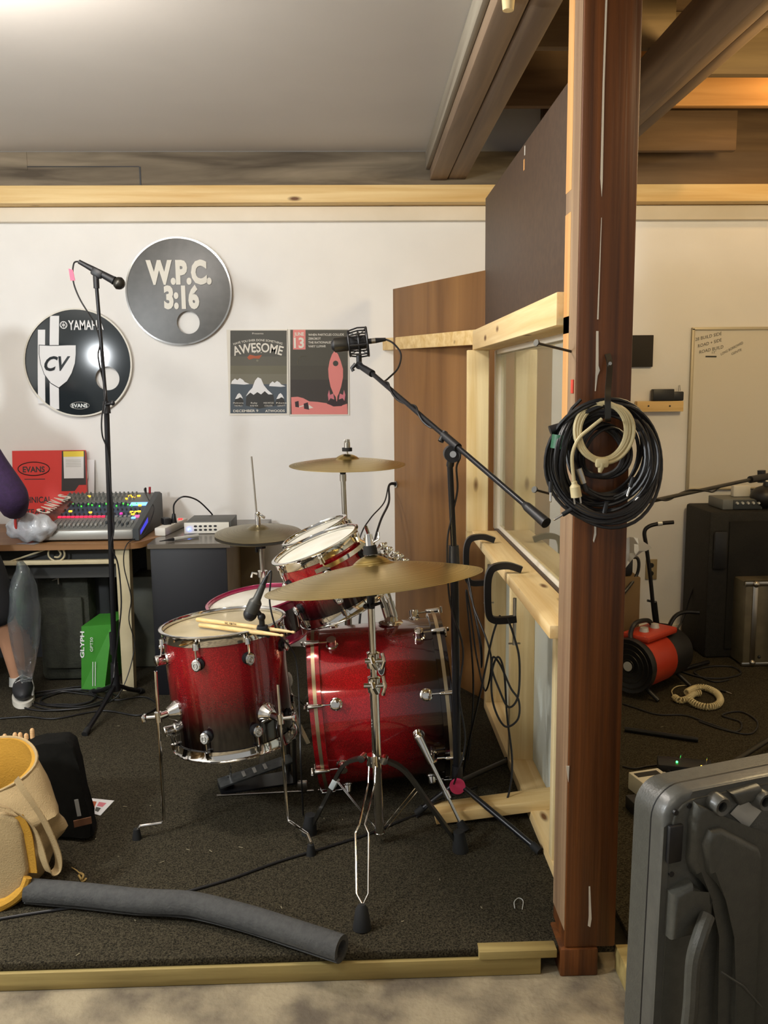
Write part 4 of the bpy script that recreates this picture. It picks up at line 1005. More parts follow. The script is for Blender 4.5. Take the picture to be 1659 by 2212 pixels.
# mixing console
mx0, mx1 = A(80, 1155, 4.13).x, A(288, 1155, 4.13).x
W_, D_ = mx1-mx0, .50; MY = 4.12; mc = T('mixing_console', 'grey mixing console with rows of knobs, faders and lit buttons on the table', 'mixer')
M['mixg'] = mat('console_grey', '6d6f6c', .5, .2); M['mixd'] = mat('console_dark', '33383a', .5); M['mixb'] = mat('console_blue_panel', '2f3d55', .5); M['silver'] = mat('console_front', '9b9a94', .4, .5)
def mz(t): return TZ+.055+.115*t                         # surface height along the depth
def mp_(u, t, lift=0.): return V((mx0+W_*u, MY+.03+(D_-.03)*t, mz(t)+lift))
nrmM = V((0, -.115, D_-.03)).normalized(); tm_ = V((0, D_-.03, .115)).normalized(); RM = Matrix((V((1, 0, 0)), tm_, nrmM)).transposed()
bd_ = MB('mixg').prism([(mx0, MY+.03, TZ+.004), (mx0, MY+.03, mz(0)), (mx0, MY+D_, mz(1)), (mx0, MY+D_+.03, mz(1)-.02), (mx0, MY+D_+.03, TZ+.03), (mx0, MY+D_-.04, TZ+.004)], (W_, 0, 0))
P(bd_, 'body', mc)
P(MB('silver').bb((mx0-.004, MY, TZ+.008), (mx1+.002, MY+.032, TZ+.055), bev=.010), 'armrest', mc, 'pale silver front rail')
ck = MB('mixd').prism([(mx1+.002, MY-.004, TZ+.004), (mx1+.002, MY-.004, TZ+.058), (mx1+.002, MY+D_-.02, mz(1)+.006), (mx1+.002, MY+D_+.035, mz(1)-.01), (mx1+.002, MY+D_+.035, TZ+.03), (mx1+.002, MY+D_-.04, TZ+.004)], (.026, 0, 0))
P(ck, 'side_cheek', mc, 'dark right end cheek')
P(MB(emis('cheek_light', '3b3cc8', .55)).prism([(mx1+.0283, MY+.03, TZ+.025), (mx1+.0283, MY+.03, TZ+.045), (mx1+.0283, MY+.19, TZ+.085), (mx1+.0283, MY+.19, TZ+.06)], (.001, 0, 0)), 'side_light', mc, 'blue lit strip')
pn = MB('mixb')
def patch(mb, u0, u1, t0, t1, m, l=.0006): mb.poly([mp_(u0, t0, l), mp_(u1, t0, l), mp_(u1, t1, l), mp_(u0, t1, l)], m=m)
patch(pn, .01, .985, .30, .70, 'mixb'); patch(pn, .01, .985, .70, .715, 'silver', .0008); patch(pn, .01, .99, .02, .29, 'mixg', .0007)
P(pn, 'panel_print', mc, norm=False)
kn = MB('mixg')
for r_, t_ in enumerate((.78, .84, .90, .96)):
    for k in range(17):
        q = mp_(.03+k*.048, t_); kn.cyl(q, q+nrmM*.013, .0055, .0042, seg=8, m='mixg' if r_ % 2 else 'silver')
for t_ in (.37, .49, .61, .66):
    for k in range(20):
        if k > 15 and t_ > .6: continue
        q = mp_(.03+k*.048, t_); kn.cyl(q, q+nrmM*.012, .005, .004, seg=8, m='mixd')
P(kn, 'knobs', mc).__setitem__('kind', 'stuff')
E_y, E_r, E_g, E_b = emis('lit_yellow', 'f0b830', 1.0), emis('lit_red', 'd8203f', .9), emis('lit_green', '3fd03a', 1.0), emis('lit_blue', '6fa8f0', 1.0)
lb_ = MB()
def btn(mb, u, t, m, w_=.016, h_=.010): mb.box(mp_(u, t, .004), (w_, h_, .006), rot=RM, m=m)
for k in range(13): btn(lb_, .03+k*.047, .305, E_r, .016, .012)
for k in range(13, 20): btn(lb_, .03+k*.047, .305, 'silver', .012, .012)
P(lb_, 'mute_buttons', mc, 'row of red lit buttons')
ly = MB()
for u, t in ((.27, .885), (.72, .80), (.79, .84), (.74, .88), (.84, .88), (.92, .60), (.19, .46), (.42, .42), (.87, .42), (.92, .42), (.95, .43), (.90, .36), (.07, .55)): btn(ly, u, t, E_y)
P(ly, 'option_buttons', mc, 'scattered yellow lit buttons')
lg_ = MB()
for k, u in enumerate((.16, .22, .27, .33, .38, .47, .53, .58, .66, .72, .78, .83, .87)): btn(lg_, u, .655-(k % 3)*.03, E_g, .006, .006)
P(lg_, 'level_lights', mc, 'small green lights')
ds = MB(E_b); patch(ds, .80, .985, .60, .70, E_b, .002); P(ds, 'display', mc, 'lit blue display', norm=False)
lb2 = MB(); btn(lb2, .96, .30, emis('lit_pink', 'e05080', 1.), .02, .02); btn(lb2, .93, .26, E_b, .02, .01); lb2.cyl(mp_(.76, .38), mp_(.76, .38, .008), .010, m=emis('lit_magenta', 'd03090', .8)); P(lb2, 'master_buttons', mc)
fd = MB('silver')
for k in range(21):
    q = mp_(.03+k*.046, .14); fd.box(q+V((0, 0, .001)), (.003, .10, .001), rot=RM, m='mixd')
    q = mp_(.03+k*.046, .08 if k < 13 else .08+.03*((k*7) % 3)); fd.box(q+nrmM*.007, (.011, .018, .012), rot=RM, bev=.003, m='silver' if k < 14 or k == 20 else 'mixd')
P(fd, 'faders', mc)
pl_ = MB('black'); q = mp_(.90, .97); pl_.cyl(q, q+V((0, 0, .03)), .005); pl_.cyl(q+V((.02, 0, 0)), q+V((.022, 0, .034)), .006, m=mat('red_plug', 'a02028', .5)); P(pl_, 'plug', mc)
wire('audio_cable', [q+V((.0, 0, .03)), q+V((0, -.03, .02)), mp_(1.0, .7, .01), mp_(1.1, .5, .0), V((mx1+.03, MY+.1, TZ+.02)), V((mx1-.01, TY-.02, TZ-.0)), V((mx1-.03, TY-.02, TZ-.10)), V((mx1-.005, TY-.02, TZ-.25)), V((mx1-.02, TY-.02, TZ-.36)), V((mx1+.0, TY-.03, TZ-.5)), V((mx1-.07, TY-.1, PZ+.02)), V((mx1-.2, TY-.2, PZ+.004))], .0025, 'thin black cable running down from the console past the cream table leg')

# drum head boxes against the wall
M['redcard'] = mat('red_card', 'cf2c22', .5); M['blackcard'] = mat('black_card', '241d1c', .5)
bx = T('cardboard_box', 'flat red cardboard box leaning on the wall behind the console', 'box')
e0, e1, e2, e3 = A(26, 1078, 4.64), A(186, 1078, 4.64), A(184, 972, 4.75), A(26, 974, 4.75)
e0.z = e1.z = TZ+.002
def quadbox(mb, a, b, c, d, th, m):
    n_ = (b-a).cross(d-a).normalized(); mb.prism([a, b, c, d], -n_*th, m=m); return n_
bb_ = MB('redcard'); nq = quadbox(bb_, e0, e1, e2, e3, .02, 'redcard')
P(bb_, 'carton', bx)
def onq(u, v, l=.0008): return e0.lerp(e1, u).lerp(e3.lerp(e2, u), v)+nq*l
pb_ = MB()
uq = (e1-e0).normalized(); vq = (e3-e0).normalized()
pb_.poly([onq(.68, .99), onq(.66, .45), onq(.84, .45), onq(.90, .53), onq(.998, .53), onq(.998, .99)], m='blackcard')
pb_.poly([onq(.70, .98, .0014), onq(.70, .62, .0014), onq(.97, .62, .0014), onq(.98, .98, .0014)], m='white')
pb_.poly([onq(.70, .985, .0018), onq(.70, .91, .0018), onq(.98, .91, .0018), onq(.98, .985, .0018)], m=mat('yellow_band', 'e8cf3a', .5))
for k in range(5): pb_.poly([onq(.73, .87-k*.022, .0019), onq(.73, .86-k*.022, .0019), onq(.94, .86-k*.022, .0019), onq(.94, .87-k*.022, .0019)], m='plate')
pb_.text('EVANS', onq(.29, .71), uq, vq, .030, m='blackcard', width=.115, bold=.03)
pb_.tube([onq(.29, .755)+uq*.082*math.cos(2*PI*k/40)+vq*.036*math.sin(2*PI*k/40) for k in range(40)], .0025, 5, closed=True, m='blackcard')
pb_.text('TECHNICAL', onq(.26, .30), uq, vq, .032, m='blackcard', width=.20, bold=.02); pb_.text('TEAM', onq(.30, .14), uq, vq, .03, m='blackcard', width=.10, bold=.02)
pb_.text('level 360', onq(.29, .59), uq, vq, .010, m='blackcard', width=.09) if False else None
pb_.strap([onq(.16, .615), onq(.44, .615)], vq, .004, .0005, m='blackcard')
P(pb_, 'print', bx, norm=False)
f0, f1, f2, f3 = A(150, 1080, 4.70), A(200, 1080, 4.70), A(204, 993, 4.775), A(155, 993, 4.775); f0.z = f1.z = TZ+.002
qb = MB('white'); n2 = quadbox(qb, f0, f1, f2, f3, .004, 'white')
qb.poly([f0.lerp(f2, .0)+n2*.001, f1+n2*.001-V((.018, 0, 0)), f2+n2*.001-V((.018, 0, .018)), f3+n2*.001-V((0, 0, .018))], m=mat('maroon_print', '451c28', .5))
qb.poly([A(184, 1040, 4.725), A(186, 1012, 4.745), A(189, 1020, 4.738), A(190, 1033, 4.73)], m='ppap')
S(qb, 'record_sleeve', 'maroon and white card sleeve behind the flat red box', 'sleeve')
# rolled bag and plastic wrap on the table
bg = T('snack_bag', 'crumpled red-brown bag with big white letters, lying against the console', 'bag')
g0 = A(85, 1105, 4.22); g1 = A(148, 1048, 4.52); g0.z = TZ+.05; g1.z = TZ+.11
dB = (g1-g0); uB = dB.normalized(); xB, yB, _ = frame(uB)
M['foil'] = mat('red_foil', '4c1a16', .3, .3, noise=9, col2='84301f', bump=.5, bscale=14)
nB = MB('foil'); prof = [(0, -.01), (.035, -.006), (.052, .02), (.058, .08), (.058, .2), (.05, .3), (.044, dB.length), (0, dB.length+.01)]
nB.lathe(prof, g0, uB, 28, sy=.8)
for v_ in nB.bm.verts:
    v_.co += V((math.sin(v_.co.x*90+v_.co.z*50), math.cos(v_.co.y*80), math.sin(v_.co.y*70+v_.co.x*60)))*.0022
P(nB, 'pouch', bg)
up_ = V((.10, -.75, .65)); nn = (up_-uB*up_.dot(uB)).normalized(); side_ = uB.cross(nn)
tl_ = MB('offwhite')
for k, ch in enumerate('SNVNVC'[::-1] if False else 'CANVAS'):
    tt2 = .05+k*.045
    tl_.text(ch, g0+uB*(tt2+.018)+nn*.059, uB, -side_ if side_.z < 0 else side_, .058, width=.036, bold=.05)
P(tl_, 'lettering', bg, 'white capital letters', norm=False)
pw = MB(mat('plastic_wrap', 'dfe3e8', .25, trans=.45, bump=.9, bscale=22))
pw.sph(A(66, 1120, 4.12)+V((0, 0, .0)), (.115, .075, .066), 44); 
for v_ in pw.bm.verts: v_.co += V((math.sin(v_.co.z*120), math.cos(v_.co.x*110), math.sin(v_.co.x*90+v_.co.y*70)))*.006
q = min(v_.co.z for v_ in pw.bm.verts)
for v_ in pw.bm.verts: v_.co.z += TZ+.002-q
S(pw, 'plastic_wrap', 'crinkled clear plastic wrap on the table in front of the letter bag', 'wrap', sharp=180)
S(MB(mat('red_cord', 'c63b33', .6)).tube([A(38, 1105, 4.06), A(33, 1125, 4.05), A(36, 1142, 4.06), A(42, 1120, 4.08)], .006, 8, n=4, closed=True), 'red_tie', 'red tie ring around the plastic wrap by the elbow', 'tie')
S(MB(mat('clear_sheet', '8d9396', .3)).prism([V((A(30, 1158, TY).x, TY+.02, TZ+.001)), V((A(75, 1170, TY).x, TY-.006, TZ+.001)), V((A(80, 1172, TY).x, TY+.03, TZ+.001)), V((A(50, 1150, TY).x, TY+.08, TZ+.001))], (0, 0, .001)), 'plastic_scrap', 'flat scrap of clear plastic on the table edge', 'scrap')

# black desk beside it
d0x, d1x = A(322, 1168, 4.02).x, A(487, 1168, 4.02).x; d2x = A(572, 1120, 4.6).x
bk = T('black_cabinet', 'black cabinet with glossy top between the table and the hi-hat', 'cabinet')
M['lam'] = mat('dark_glossy_laminate', '5d564c', .22); M['bpanel'] = mat('black_panel', '0a0b12', .55); M['tanp'] = mat('tan_side_panel', '8b7c60', .6, noise=6, col2='7c6e55')
P(MB('lam').prism([(d0x-.01, 4.02, TZ-.02), (d1x+.02, 4.02, TZ-.02), (d2x, 4.30, TZ-.02), (d2x+.02, 4.75, TZ-.02), (d0x-.01, 4.75, TZ-.02)], (0, 0, .02)), 'top', bk)
P(MB('bpanel').bb((d0x, 4.03, PZ), (d1x, 4.05, TZ-.021), bev=.002), 'front_panel', bk, 'plain black front')
P(MB('tanp').bb((d0x+.01, 4.06, PZ), (d1x-.005, 4.60, TZ-.021)), 'carcass', bk)
P(MB('tanp').bb((d1x-.004, 4.56, PZ), (d2x-.01, 4.62, TZ-.021)), 'side_panel', bk, 'tan panel right of the black front')
# interface, power strip
au = T('rack_interface', 'small rack unit with silver face and blue light on the glossy black cabinet', 'device')
i0, i1 = A(398, 1141, 4.30), A(495, 1141, 4.30); iz0 = TZ+.006
P(MB(mat('unit_case', '4c4c48', .5)).bb((i0.x+.01, 4.305, iz0), (i1.x+.01, 4.52, iz0+.055), bev=.002), 'case', au)
fp = MB('offwhite').bb((i0.x, 4.298, iz0-.004), (i1.x, 4.305, iz0+.05), bev=.002)
for r_ in range(2):
    for k in range(5):
        fp.lathe([(0, 0), (.008, 0), (.0085, -.001)], (i0.x+.055+k*.024, 4.297, iz0+.014+r_*.018), (0, -1, 0), 14, m='black', xdir=(1, 0, 0), sy=.6)
P(fp, 'faceplate', au, 'silver faceplate with two rows of oval slots')
P(MB(emis('led_blue', '3a6cff', 14.)).sph((i0.x+.022, 4.294, iz0+.018), .005, 10), 'led', au, 'bright blue light')
ps = T('power_strip', 'white power strip between the console and the rack unit', 'power strip')
k0 = V((A(345, 1142, 4.25).x, 4.25, TZ)); k1 = V((A(392, 1118, 4.55).x, 4.58, TZ)); dk_ = (k1-k0).normalized()
P(MB('offwhite').box((k0+k1)/2+V((0, 0, .02)), (.055, (k1-k0).length, .04), rot=Matrix((V((dk_.y, -dk_.x, 0)), dk_, V((0, 0, 1)))).transposed(), bev=.006), 'body', ps)
P(MB('black').cyl(k0+dk_*.17+V((.01, 0, .04)), k0+dk_*.17+V((.012, .0, .085)), .016, .008).box(k0+dk_*.12+V((-.01, 0, .055)), (.04, .05, .035), rot=Matrix.Rotation(.5, 3, 'Z'), bev=.006), 'plug', ps, 'black plugs')
P(MB(emis('led_red', 'ff2020', 2.)).box(k0+dk_*.27+V((.01, 0, .042)), (.02, .012, .008)), 'switch', ps, 'red lit switch')
qa = k0+dk_*.17+V((.012, 0, .085))
wire('power_cable', [qa, qa+V((.005, 0, .05)), qa+V((.05, .0, .085)), qa+V((.11, .05, .06)), V((i0.x+.09, 4.53, iz0+.07)), V((i0.x+.10, 4.56, iz0+.04)), V((i0.x+.10, 4.6, TZ+.004))], .004, 'black power cable arching from the white strip to the rack unit')
mk = V((A(375, 1162, 4.10).x, 4.10, TZ+.010)); me_ = V((A(425, 1145, 4.16).x, 4.19, TZ+.010))
S(MB('plate').cyl(mk, me_, .009, m='plate').cyl(mk, mk-(me_-mk).normalized()*.03, .008, .005, m='black').cyl(mk-(me_-mk).normalized()*.03, mk-(me_-mk).normalized()*.075, .004, .0015, m='black'), 'audio_plug', 'loose plug with grey sleeve lying in front of the blue light', 'plug')
# floor items under the table
sx0, sx1 = A(92, 1400, 4.30).x, A(205, 1400, 4.30).x
su = T('suitcase', 'dark olive suitcase standing under the wooden table', 'suitcase')
M['olive'] = mat('olive_fabric', '2a2b22', .8, noise=30, col2='34352a', bump=.3, bscale=120)
P(MB('olive').bb((sx0, 4.26, PZ+.002), (sx1, 4.56, .62), bev=.03), 'body', su)
P(MB('olive').bb((sx0+.03, 4.235, .14), (sx1-.03, 4.26, .50), bev=.02), 'front_pocket', su)
P(MB('steel').cyl((sx0+.09, 4.235, .585), (sx0+.12, 4.235, .595), .005).cyl((sx0+.12, 4.235, .595), (sx0+.12, 4.235, .565), .004), 'zip_pull', su, 'bright zip pull')
S(MB('dcase').bb((A(205, 1400, 4.4).x, 4.36, PZ+.002), (A(248, 1400, 4.4).x, 4.62, .60), bev=.015), 'amplifier_case', 'black case standing right of the olive suitcase', 'case')
S(MB(mat('storage_bin', '3f4038', .5, noise=6, col2='565547')).bb((A(288, 1400, 4.45).x, 4.45, PZ+.002), (A(316, 1400, 4.45).x+.05, 4.66, .55), bev=.01), 'storage_bin', 'dull grey bin in the gap between table leg and black cabinet', 'bin')
gb = T('green_box', 'upright bright green product box under the table', 'box')
g0_ = A(176, 1470, 4.13); g0_.z = PZ+.002; gx0, gx1 = g0_.x, A(226, 1470, 4.13).x
M['green'] = mat('green_card', '3c8a2c', .5)
gt0 = A(184, 1352, 4.13).z
P(MB('green').prism([(gx0, 4.12, PZ+.002), (gx1, 4.12, PZ+.002), (gx1+.045, 4.15, gt0-.0), (gx0+.018, 4.12, gt0)], (.02, .26, .0)), 'carton', gb)
gp = MB('white'); gd = V((.018, 0, gt0-PZ)).normalized()
gp.text('GLYPH', V((gx0+.022, 4.1195, PZ+.16)), gd, V((-1, 0, .05)), .018, width=.13, bold=.03, align=-1)
gp.text('GPT50', V((gx0+.065, 4.1195, PZ+.19)), gd, V((-1, 0, .05)), .013, width=.07, align=-1)
for k in range(2): gp.strap([V((gx0+.055+k*.012, 4.119, PZ+.02)), V((gx0+.062+k*.012, 4.119, PZ+.14))], (1, 0, 0), .003, .0004)
P(gp, 'print', gb, 'white lettering', norm=False)
# clear bag hanging by the leg
cb_ = MB(mat('clear_bag', 'c9d4dc', .12, trans=.85, bump=.8, bscale=16, alpha=.55))
ctr = A(75, 1340, 4.08); 
cb_.lathe([(.02, .30), (.05, .26), (.085, .18), (.105, .05), (.095, -.08), (.07, -.2), (.03, -.27), (0, -.275)], V((ctr.x-.02, 4.00, ctr.z)), (.03, 0, 1), 26, sy=.6)
for v_ in cb_.bm.verts: v_.co += V((math.sin(v_.co.z*40+v_.co.y*30), math.cos(v_.co.z*55), 0))*.007
S(cb_, 'plastic_bag', 'big clear plastic bag beside the bare leg, under the table edge', 'bag')

# ---- vocal microphone on its stand
BZ_ = .13
vs = T('microphone_stand', 'tall straight black microphone stand in front of the mixing console', 'stand')
pb0 = A(249, 1478, 3.86); pb1 = A(230, 880, 3.80); pb2 = A(208, 612, 3.77)
P(MB('blackm').cyl(pb0, pb1, .0115, seg=16), 'lower_tube', vs); P(MB('blackm').cyl(pb1, pb2, .0075, seg=14), 'upper_tube', vs)
P(MB('black').cyl(pb1-V((0, 0, .025)), pb1+V((0, 0, .025)), .017, .014).cyl(pb1+V((.0, -.01, .012)), pb1+V((.028, -.015, .018)), .007).sph(pb1+V((.03, -.015, .018)), .011, 10), 'height_clamp', vs)
P(MB('black').cyl(pb0+V((0, 0, .14)), pb0+V((0, 0, .24)), .0145).cyl(pb0-V((0, 0, .03)), pb0+V((0, 0, .10)), .022, .016), 'leg_collar', vs)
for px, py in ((186, 1588), (305, 1498), (200, 1500)):
    f_ = G(px, py); l = P(MB('blackm').tube([pb0+V((0, 0, .0)), pb0+(f_-pb0)*.5+V((0, 0, .0)), f_+V((0, 0, .012))], .0105, 8), 'leg', vs)
    P(MB('rubber').cyl(f_+V((0, 0, .012))-(f_-pb0).normalized()*.02, f_+V((0, 0, .013))+(f_-pb0).normalized()*.015, .0135), 'rubber_foot', l)
vm = T('vocal_microphone', 'black handheld vocal microphone in the clip of the tall straight stand', 'microphone')
w0 = A(170, 565, 3.77); w1 = A(257, 612, 3.77); dw = (w1-w0).normalized()
P(MB('black').lathe([(0, 0), (.009, .001), (.010, .03), (.012, .06), (.0165, (w1-w0).length-.03), (.018, (w1-w0).length-.022)], w0, dw, 18), 'handle', vm)
P(MB('darksteel').sph(w1, .0255, 18).lathe([(.0262, -.003), (.0268, 0), (.0262, .003)], w1, dw, 18), 'grille', vm)
P(MB('black').box(w0+(w1-w0)*.46+V((0, 0, -.006)), (.05, .034, .034), rot=dw.to_track_quat('X', 'Z').to_matrix(), bev=.01).cyl(w0+(w1-w0)*.46+V((-.0, 0, -.03)), pb2+V((0, 0, .02)), .010).cyl(pb2+V((0, 0, .03)), pb2-V((0, 0, .02)), .012), 'clip', vm)
ptsc = [w0, A(160, 568, 3.77), A(157, 590, 3.77), A(160, 615, 3.77), A(172, 645, 3.77), A(188, 672, 3.77), A(205, 700, 3.78), A(216, 740, 3.79), A(212, 770, 3.76), A(222, 820, 3.80), A(228, 850, 3.77), A(220, 900, 3.77), A(221, 940, 3.78), A(232, 975, 3.79), A(240, 1060, 3.79), A(246, 1140, 3.80), A(240, 1180, 3.80), A(255, 1220, 3.82), A(262, 1300, 3.82), A(256, 1370, 3.82), A(248, 1430, 3.83), A(244, 1470, 3.79), G(225, 1510, .078)]
wire('microphone_cable', ptsc, .0033, 'black cable hanging from the vocal microphone and twisting down its stand', n=6)
S(MB(mat('pink_tape', 'f0607c', .6)).prism([A(148, 580, 3.765), A(157, 583, 3.765), A(162, 606, 3.765), A(152, 606, 3.765)], (0, .004, 0)), 'tape_flag', 'pink tape flag on the vocal microphone cable', 'tape')

# ---- big boom stand with condenser microphone
bs = T('boom_stand', 'black boom microphone stand reaching over the drums, its arm ending by the window', 'stand')
hub = A(988, 1690, 2.80); pv = A(972, 985, 2.72); hx = V((hub.x, hub.y, 0))
P(MB('blackm').cyl(hub, A(981, 1200, 2.765), .0135, seg=16), 'lower_tube', bs); P(MB('blackm').cyl(A(981, 1200, 2.765), pv-V((0, 0, .03)), .0095), 'upper_tube', bs)
P(MB('black').cyl(A(981, 1225, 2.765), A(980, 1178, 2.765), .019, .016), 'height_clamp', bs)
be = A(1180, 1130, 2.32); me2 = A(790, 795, 3.16)
P(MB('blackm').cyl(be, me2, .008, seg=14), 'boom_arm', bs)
dbm = (be-me2).normalized()
P(MB('black').cyl(be, be-dbm*.085, .0155, .013).cyl(be-dbm*.085, be-dbm*.10, .013, .009), 'grip', bs, 'rubber grip at the rear end')
t0 = (pv-me2).dot(dbm); pc = me2+dbm*t0
P(MB('black').cyl(pc-dbm*.05, pc+dbm*.035, .013).cyl(pc-dbm*.05+V((-.01, -.01, -.02)), pc-dbm*.05+V((.005, 0, .01)), .009).cyl(pc+V((0, -.022, -.035)), pc+V((0, .022, -.035)), .026, seg=24).cyl(pc+V((0, -.026, -.035)), pc+V((0, -.021, -.035)), .010, m='chrome').cyl(pc+V((0, 0, -.035)), pv-V((0, 0, .03)), .012), 'swivel', bs)
P(MB('black').cyl(hub-V((0, 0, .04)), hub+V((0, 0, .06)), .020, .018), 'leg_collar', bs)
for f_ in (G(1160, 1842), G(1098, 1648), G(905, 1760)):
    l = P(MB('blackm').cyl(hub, f_+V((0, 0, .012)), .0095), 'leg', bs)
    P(MB('rubber').cyl(f_+V((0, 0, .0125))-(f_-hub).normalized()*.02, f_+V((0, 0, .0125))+(f_-hub).normalized()*.012, .0125), 'rubber_foot', l)
S(MB(mat('pink_sticker', 'e0406e', .6)).cyl(hub+V((-.003, -.024, .0)), hub+V((-.003, -.034, .0)), .026, seg=28), 'pink_sticker', 'round pink sticker on the hub of the boom stand', 'sticker')
lc = T('condenser_microphone', 'black large-diaphragm microphone in a spider shock mount at the boom tip', 'microphone')
n0 = A(722, 746, 3.19); n1 = A(800, 737, 3.19); dn_ = (n1-n0).normalized(); L_ = (n1-n0).length
P(MB('black').lathe([(0, -.012), (.014, -.010), (.024, 0), (.026, .01), (.026, L_*.36), (.024, L_*.38), (.0245, L_*.42), (.0245, L_*.86), (.015, L_*.93), (.0, L_*.94)], n0, dn_, 24), 'body', lc)
P(MB('darksteel').lathe([(.0255, .0), (.0262, .004), (.0262, L_*.34), (.0255, L_*.36)], n0, dn_, 24), 'grille', lc)
cg = MB('black'); cc0 = n0+dn_*L_*.68
for off, rr in ((-.035, .044), (.03, .050), (0.0, .036)):
    cg.tube([cc0+dn_*off+(V((0, math.cos(a), 0))+dn_.cross(V((0, 1, 0)))*math.sin(a))*rr for a in [2*PI*k/28 for k in range(28)]], .0042, 6, closed=True)
for k in range(8):
    a = 2*PI*k/8+.2; o1 = (V((0, math.cos(a), 0))+dn_.cross(V((0, 1, 0)))*math.sin(a))
    cg.tube([cc0-dn_*.035+o1*.044, cc0+dn_*.0+o1*.052, cc0+dn_*.03+o1*.050], .003, 6)
    o2 = (V((0, math.cos(a+.5), 0))+dn_.cross(V((0, 1, 0)))*math.sin(a+.5)); cg.tube([cc0-dn_*.035+o1*.044, cc0+o2*.027, cc0+dn_*.03+o1*.050], .0012, 5)
P(cg, 'shock_mount', lc)
yk = cc0-V((0, 0, .050)); P(MB('black').cyl(yk+V((0, 0, .012)), yk-V((0, 0, .03)), .010).cyl(yk-V((0, .012, .03)), yk-V((0, -.012, .03)), .014).cyl(yk-V((-.0, 0, .03)), me2+dbm*.05, .0105, .013).tube([yk-V((.012, .012, .025)), yk-V((.026, .012, .04)), yk-V((.02, .012, .05))], .007, 8), 'swivel', lc)
P(MB('steel').cyl(n1-dn_*.022, n1+dn_*.004, .0095, m='black').cyl(n1+dn_*.004, n1+dn_*.018, .0095).cyl(n1+dn_*.018, n1+dn_*.055, .0095, .006, m='black'), 'connector', lc)
xe = n1+dn_*.055
def onboom(t, a): x_, y_, _ = frame(dbm); return me2+dbm*t+(x_*math.cos(a)+y_*math.sin(a))*.0115
pts = [xe, A(850, 742, 3.18), A(866, 765, 3.17), A(860, 795, 3.14), A(838, 818, 3.10)]
T0 = (A(835, 830, 3.08)-me2).dot(dbm)
pts += [onboom(T0+k*.033, k*1.1) for k in range(12)]
pts += [pc+V((.02, -.02, -.03)), A(986, 1010, 2.70), A(988, 1060, 2.73), A(975, 1120, 2.74), A(966, 1180, 2.75), A(972, 1300, 2.75), A(1000, 1400, 2.76), A(992, 1500, 2.77), A(1005, 1600, 2.77), A(985, 1680, 2.75), G(960, 1735, .076), G(900, 1765, .074)]
wire('microphone_cable', pts, .0033, 'black cable wound along the boom arm from the condenser microphone', n=6)

# ================================================================== cables on floor and wall
wire('speaker_cable', [G(-40, 1992, .074), G(60, 1975, .074), G(200, 1955, .074), G(320, 1945, .074), G(400, 1927, .074), G(500, 1898, .074), G(600, 1862, .074), G(700, 1832, .074), G(800, 1800, .074), G(860, 1775, .074), G(905, 1758, .074), G(935, 1735, .116), G(990, 1715, .112), G(1030, 1700, .074)], .0042, 'long thick black cable crossing the carpet in front of the drums')
def loops(c, n_, r0, r1, z, seed, sq=1.):
    rnd = random.Random(seed); out = []
    for k in range(n_*12):
        a = k*2*PI/12; r_ = r0+(r1-r0)*(.5+.5*math.sin(a*.37+seed)); out.append(V((c.x+r_*math.cos(a)+rnd.uniform(-.012, .012), c.y+r_*sq*math.sin(a)+rnd.uniform(-.012, .012), z+.004+.006*abs(math.sin(a*1.7)))))
    return out
wire('floor_cable', loops(G(150, 1512), 5, .12, .22, PZ, 2, .7), .0038, 'tangled loops of black cable on the carpet beside the sneaker', n=3)
wire('floor_cable', [G(190, 1500, .076), G(250, 1512, .076), G(310, 1505, .076), G(340, 1525, .076), G(300, 1545, .076), G(220, 1535, .076), G(120, 1552, .076), G(60, 1548, .076), G(0, 1552, .076)], .0038, 'black cable trailing across the carpet from the loops to the left edge', n=8)
hp2 = hq+nrm*(-.01)
for k, (o1, lab, pth) in enumerate(((V((.0, 0, .003)), 'thin black cable dropping from the hole in the veneer slab, left one', ((830, 1085), (800, 1120), (778, 1160))), (V((.0, 0, -.003)), 'thick black cable dropping from the slab hole, right one', ((840, 1085), (822, 1125), (806, 1180))))):
    wire('wall_cable', [hp2+o1, hp2+nrm*.05+o1, A(pth[0][0], pth[0][1], 4.45), A(pth[1][0], pth[1][1], 4.3), A(pth[2][0], pth[2][1], 4.2), A(pth[2][0]-20, pth[2][1]+90, 4.2), A(pth[2][0]-30, pth[2][1]+200, 4.15), G(pth[2][0]-10, 1470, .078)], .0035+.002*k, lab)
# cables hung on clamps
wire('hanging_cable', [(.44, 3.38, .76), (.45, 3.30, .66), (.47, 3.22, .52), (.48, 3.28, .42), (.49, 3.40, .48), (.47, 3.45, .62), (.44, 3.40, .74), (.45, 3.30, .66), (.50, 3.18, .50), (.49, 3.24, .34), (.47, 3.34, .44), (.45, 3.36, .60), (.43, 3.36, .70), (.45, 3.30, .40), (.44, 3.25, .20), (.42, 3.2, .08)], .0036, 'black cable looped over the farther clamp', group='cables hanging from the clamps')
cz = RZ-.125
wire('hanging_cable', [(.50, 2.83, cz+.01), (.52, 2.82, cz-.05), (.535, 2.80, .60), (.53, 2.79, .48), (.50, 2.80, .44), (.47, 2.82, .50), (.45, 2.83, .56), (.455, 2.84, .60), (.48, 2.84, .57), (.51, 2.82, .50), (.535, 2.80, .46), (.53, 2.79, .40), (.49, 2.81, .37), (.455, 2.83, .44), (.45, 2.84, .54), (.47, 2.84, .60), (.49, 2.83, .55), (.50, 2.82, .40), (.515, 2.80, .25), (.50, 2.78, .14), (.46, 2.78, .076), (.40, 2.80, .075)], .0036, 'black cable looped below the nearer clamp', group='cables hanging from the clamps', n=8)
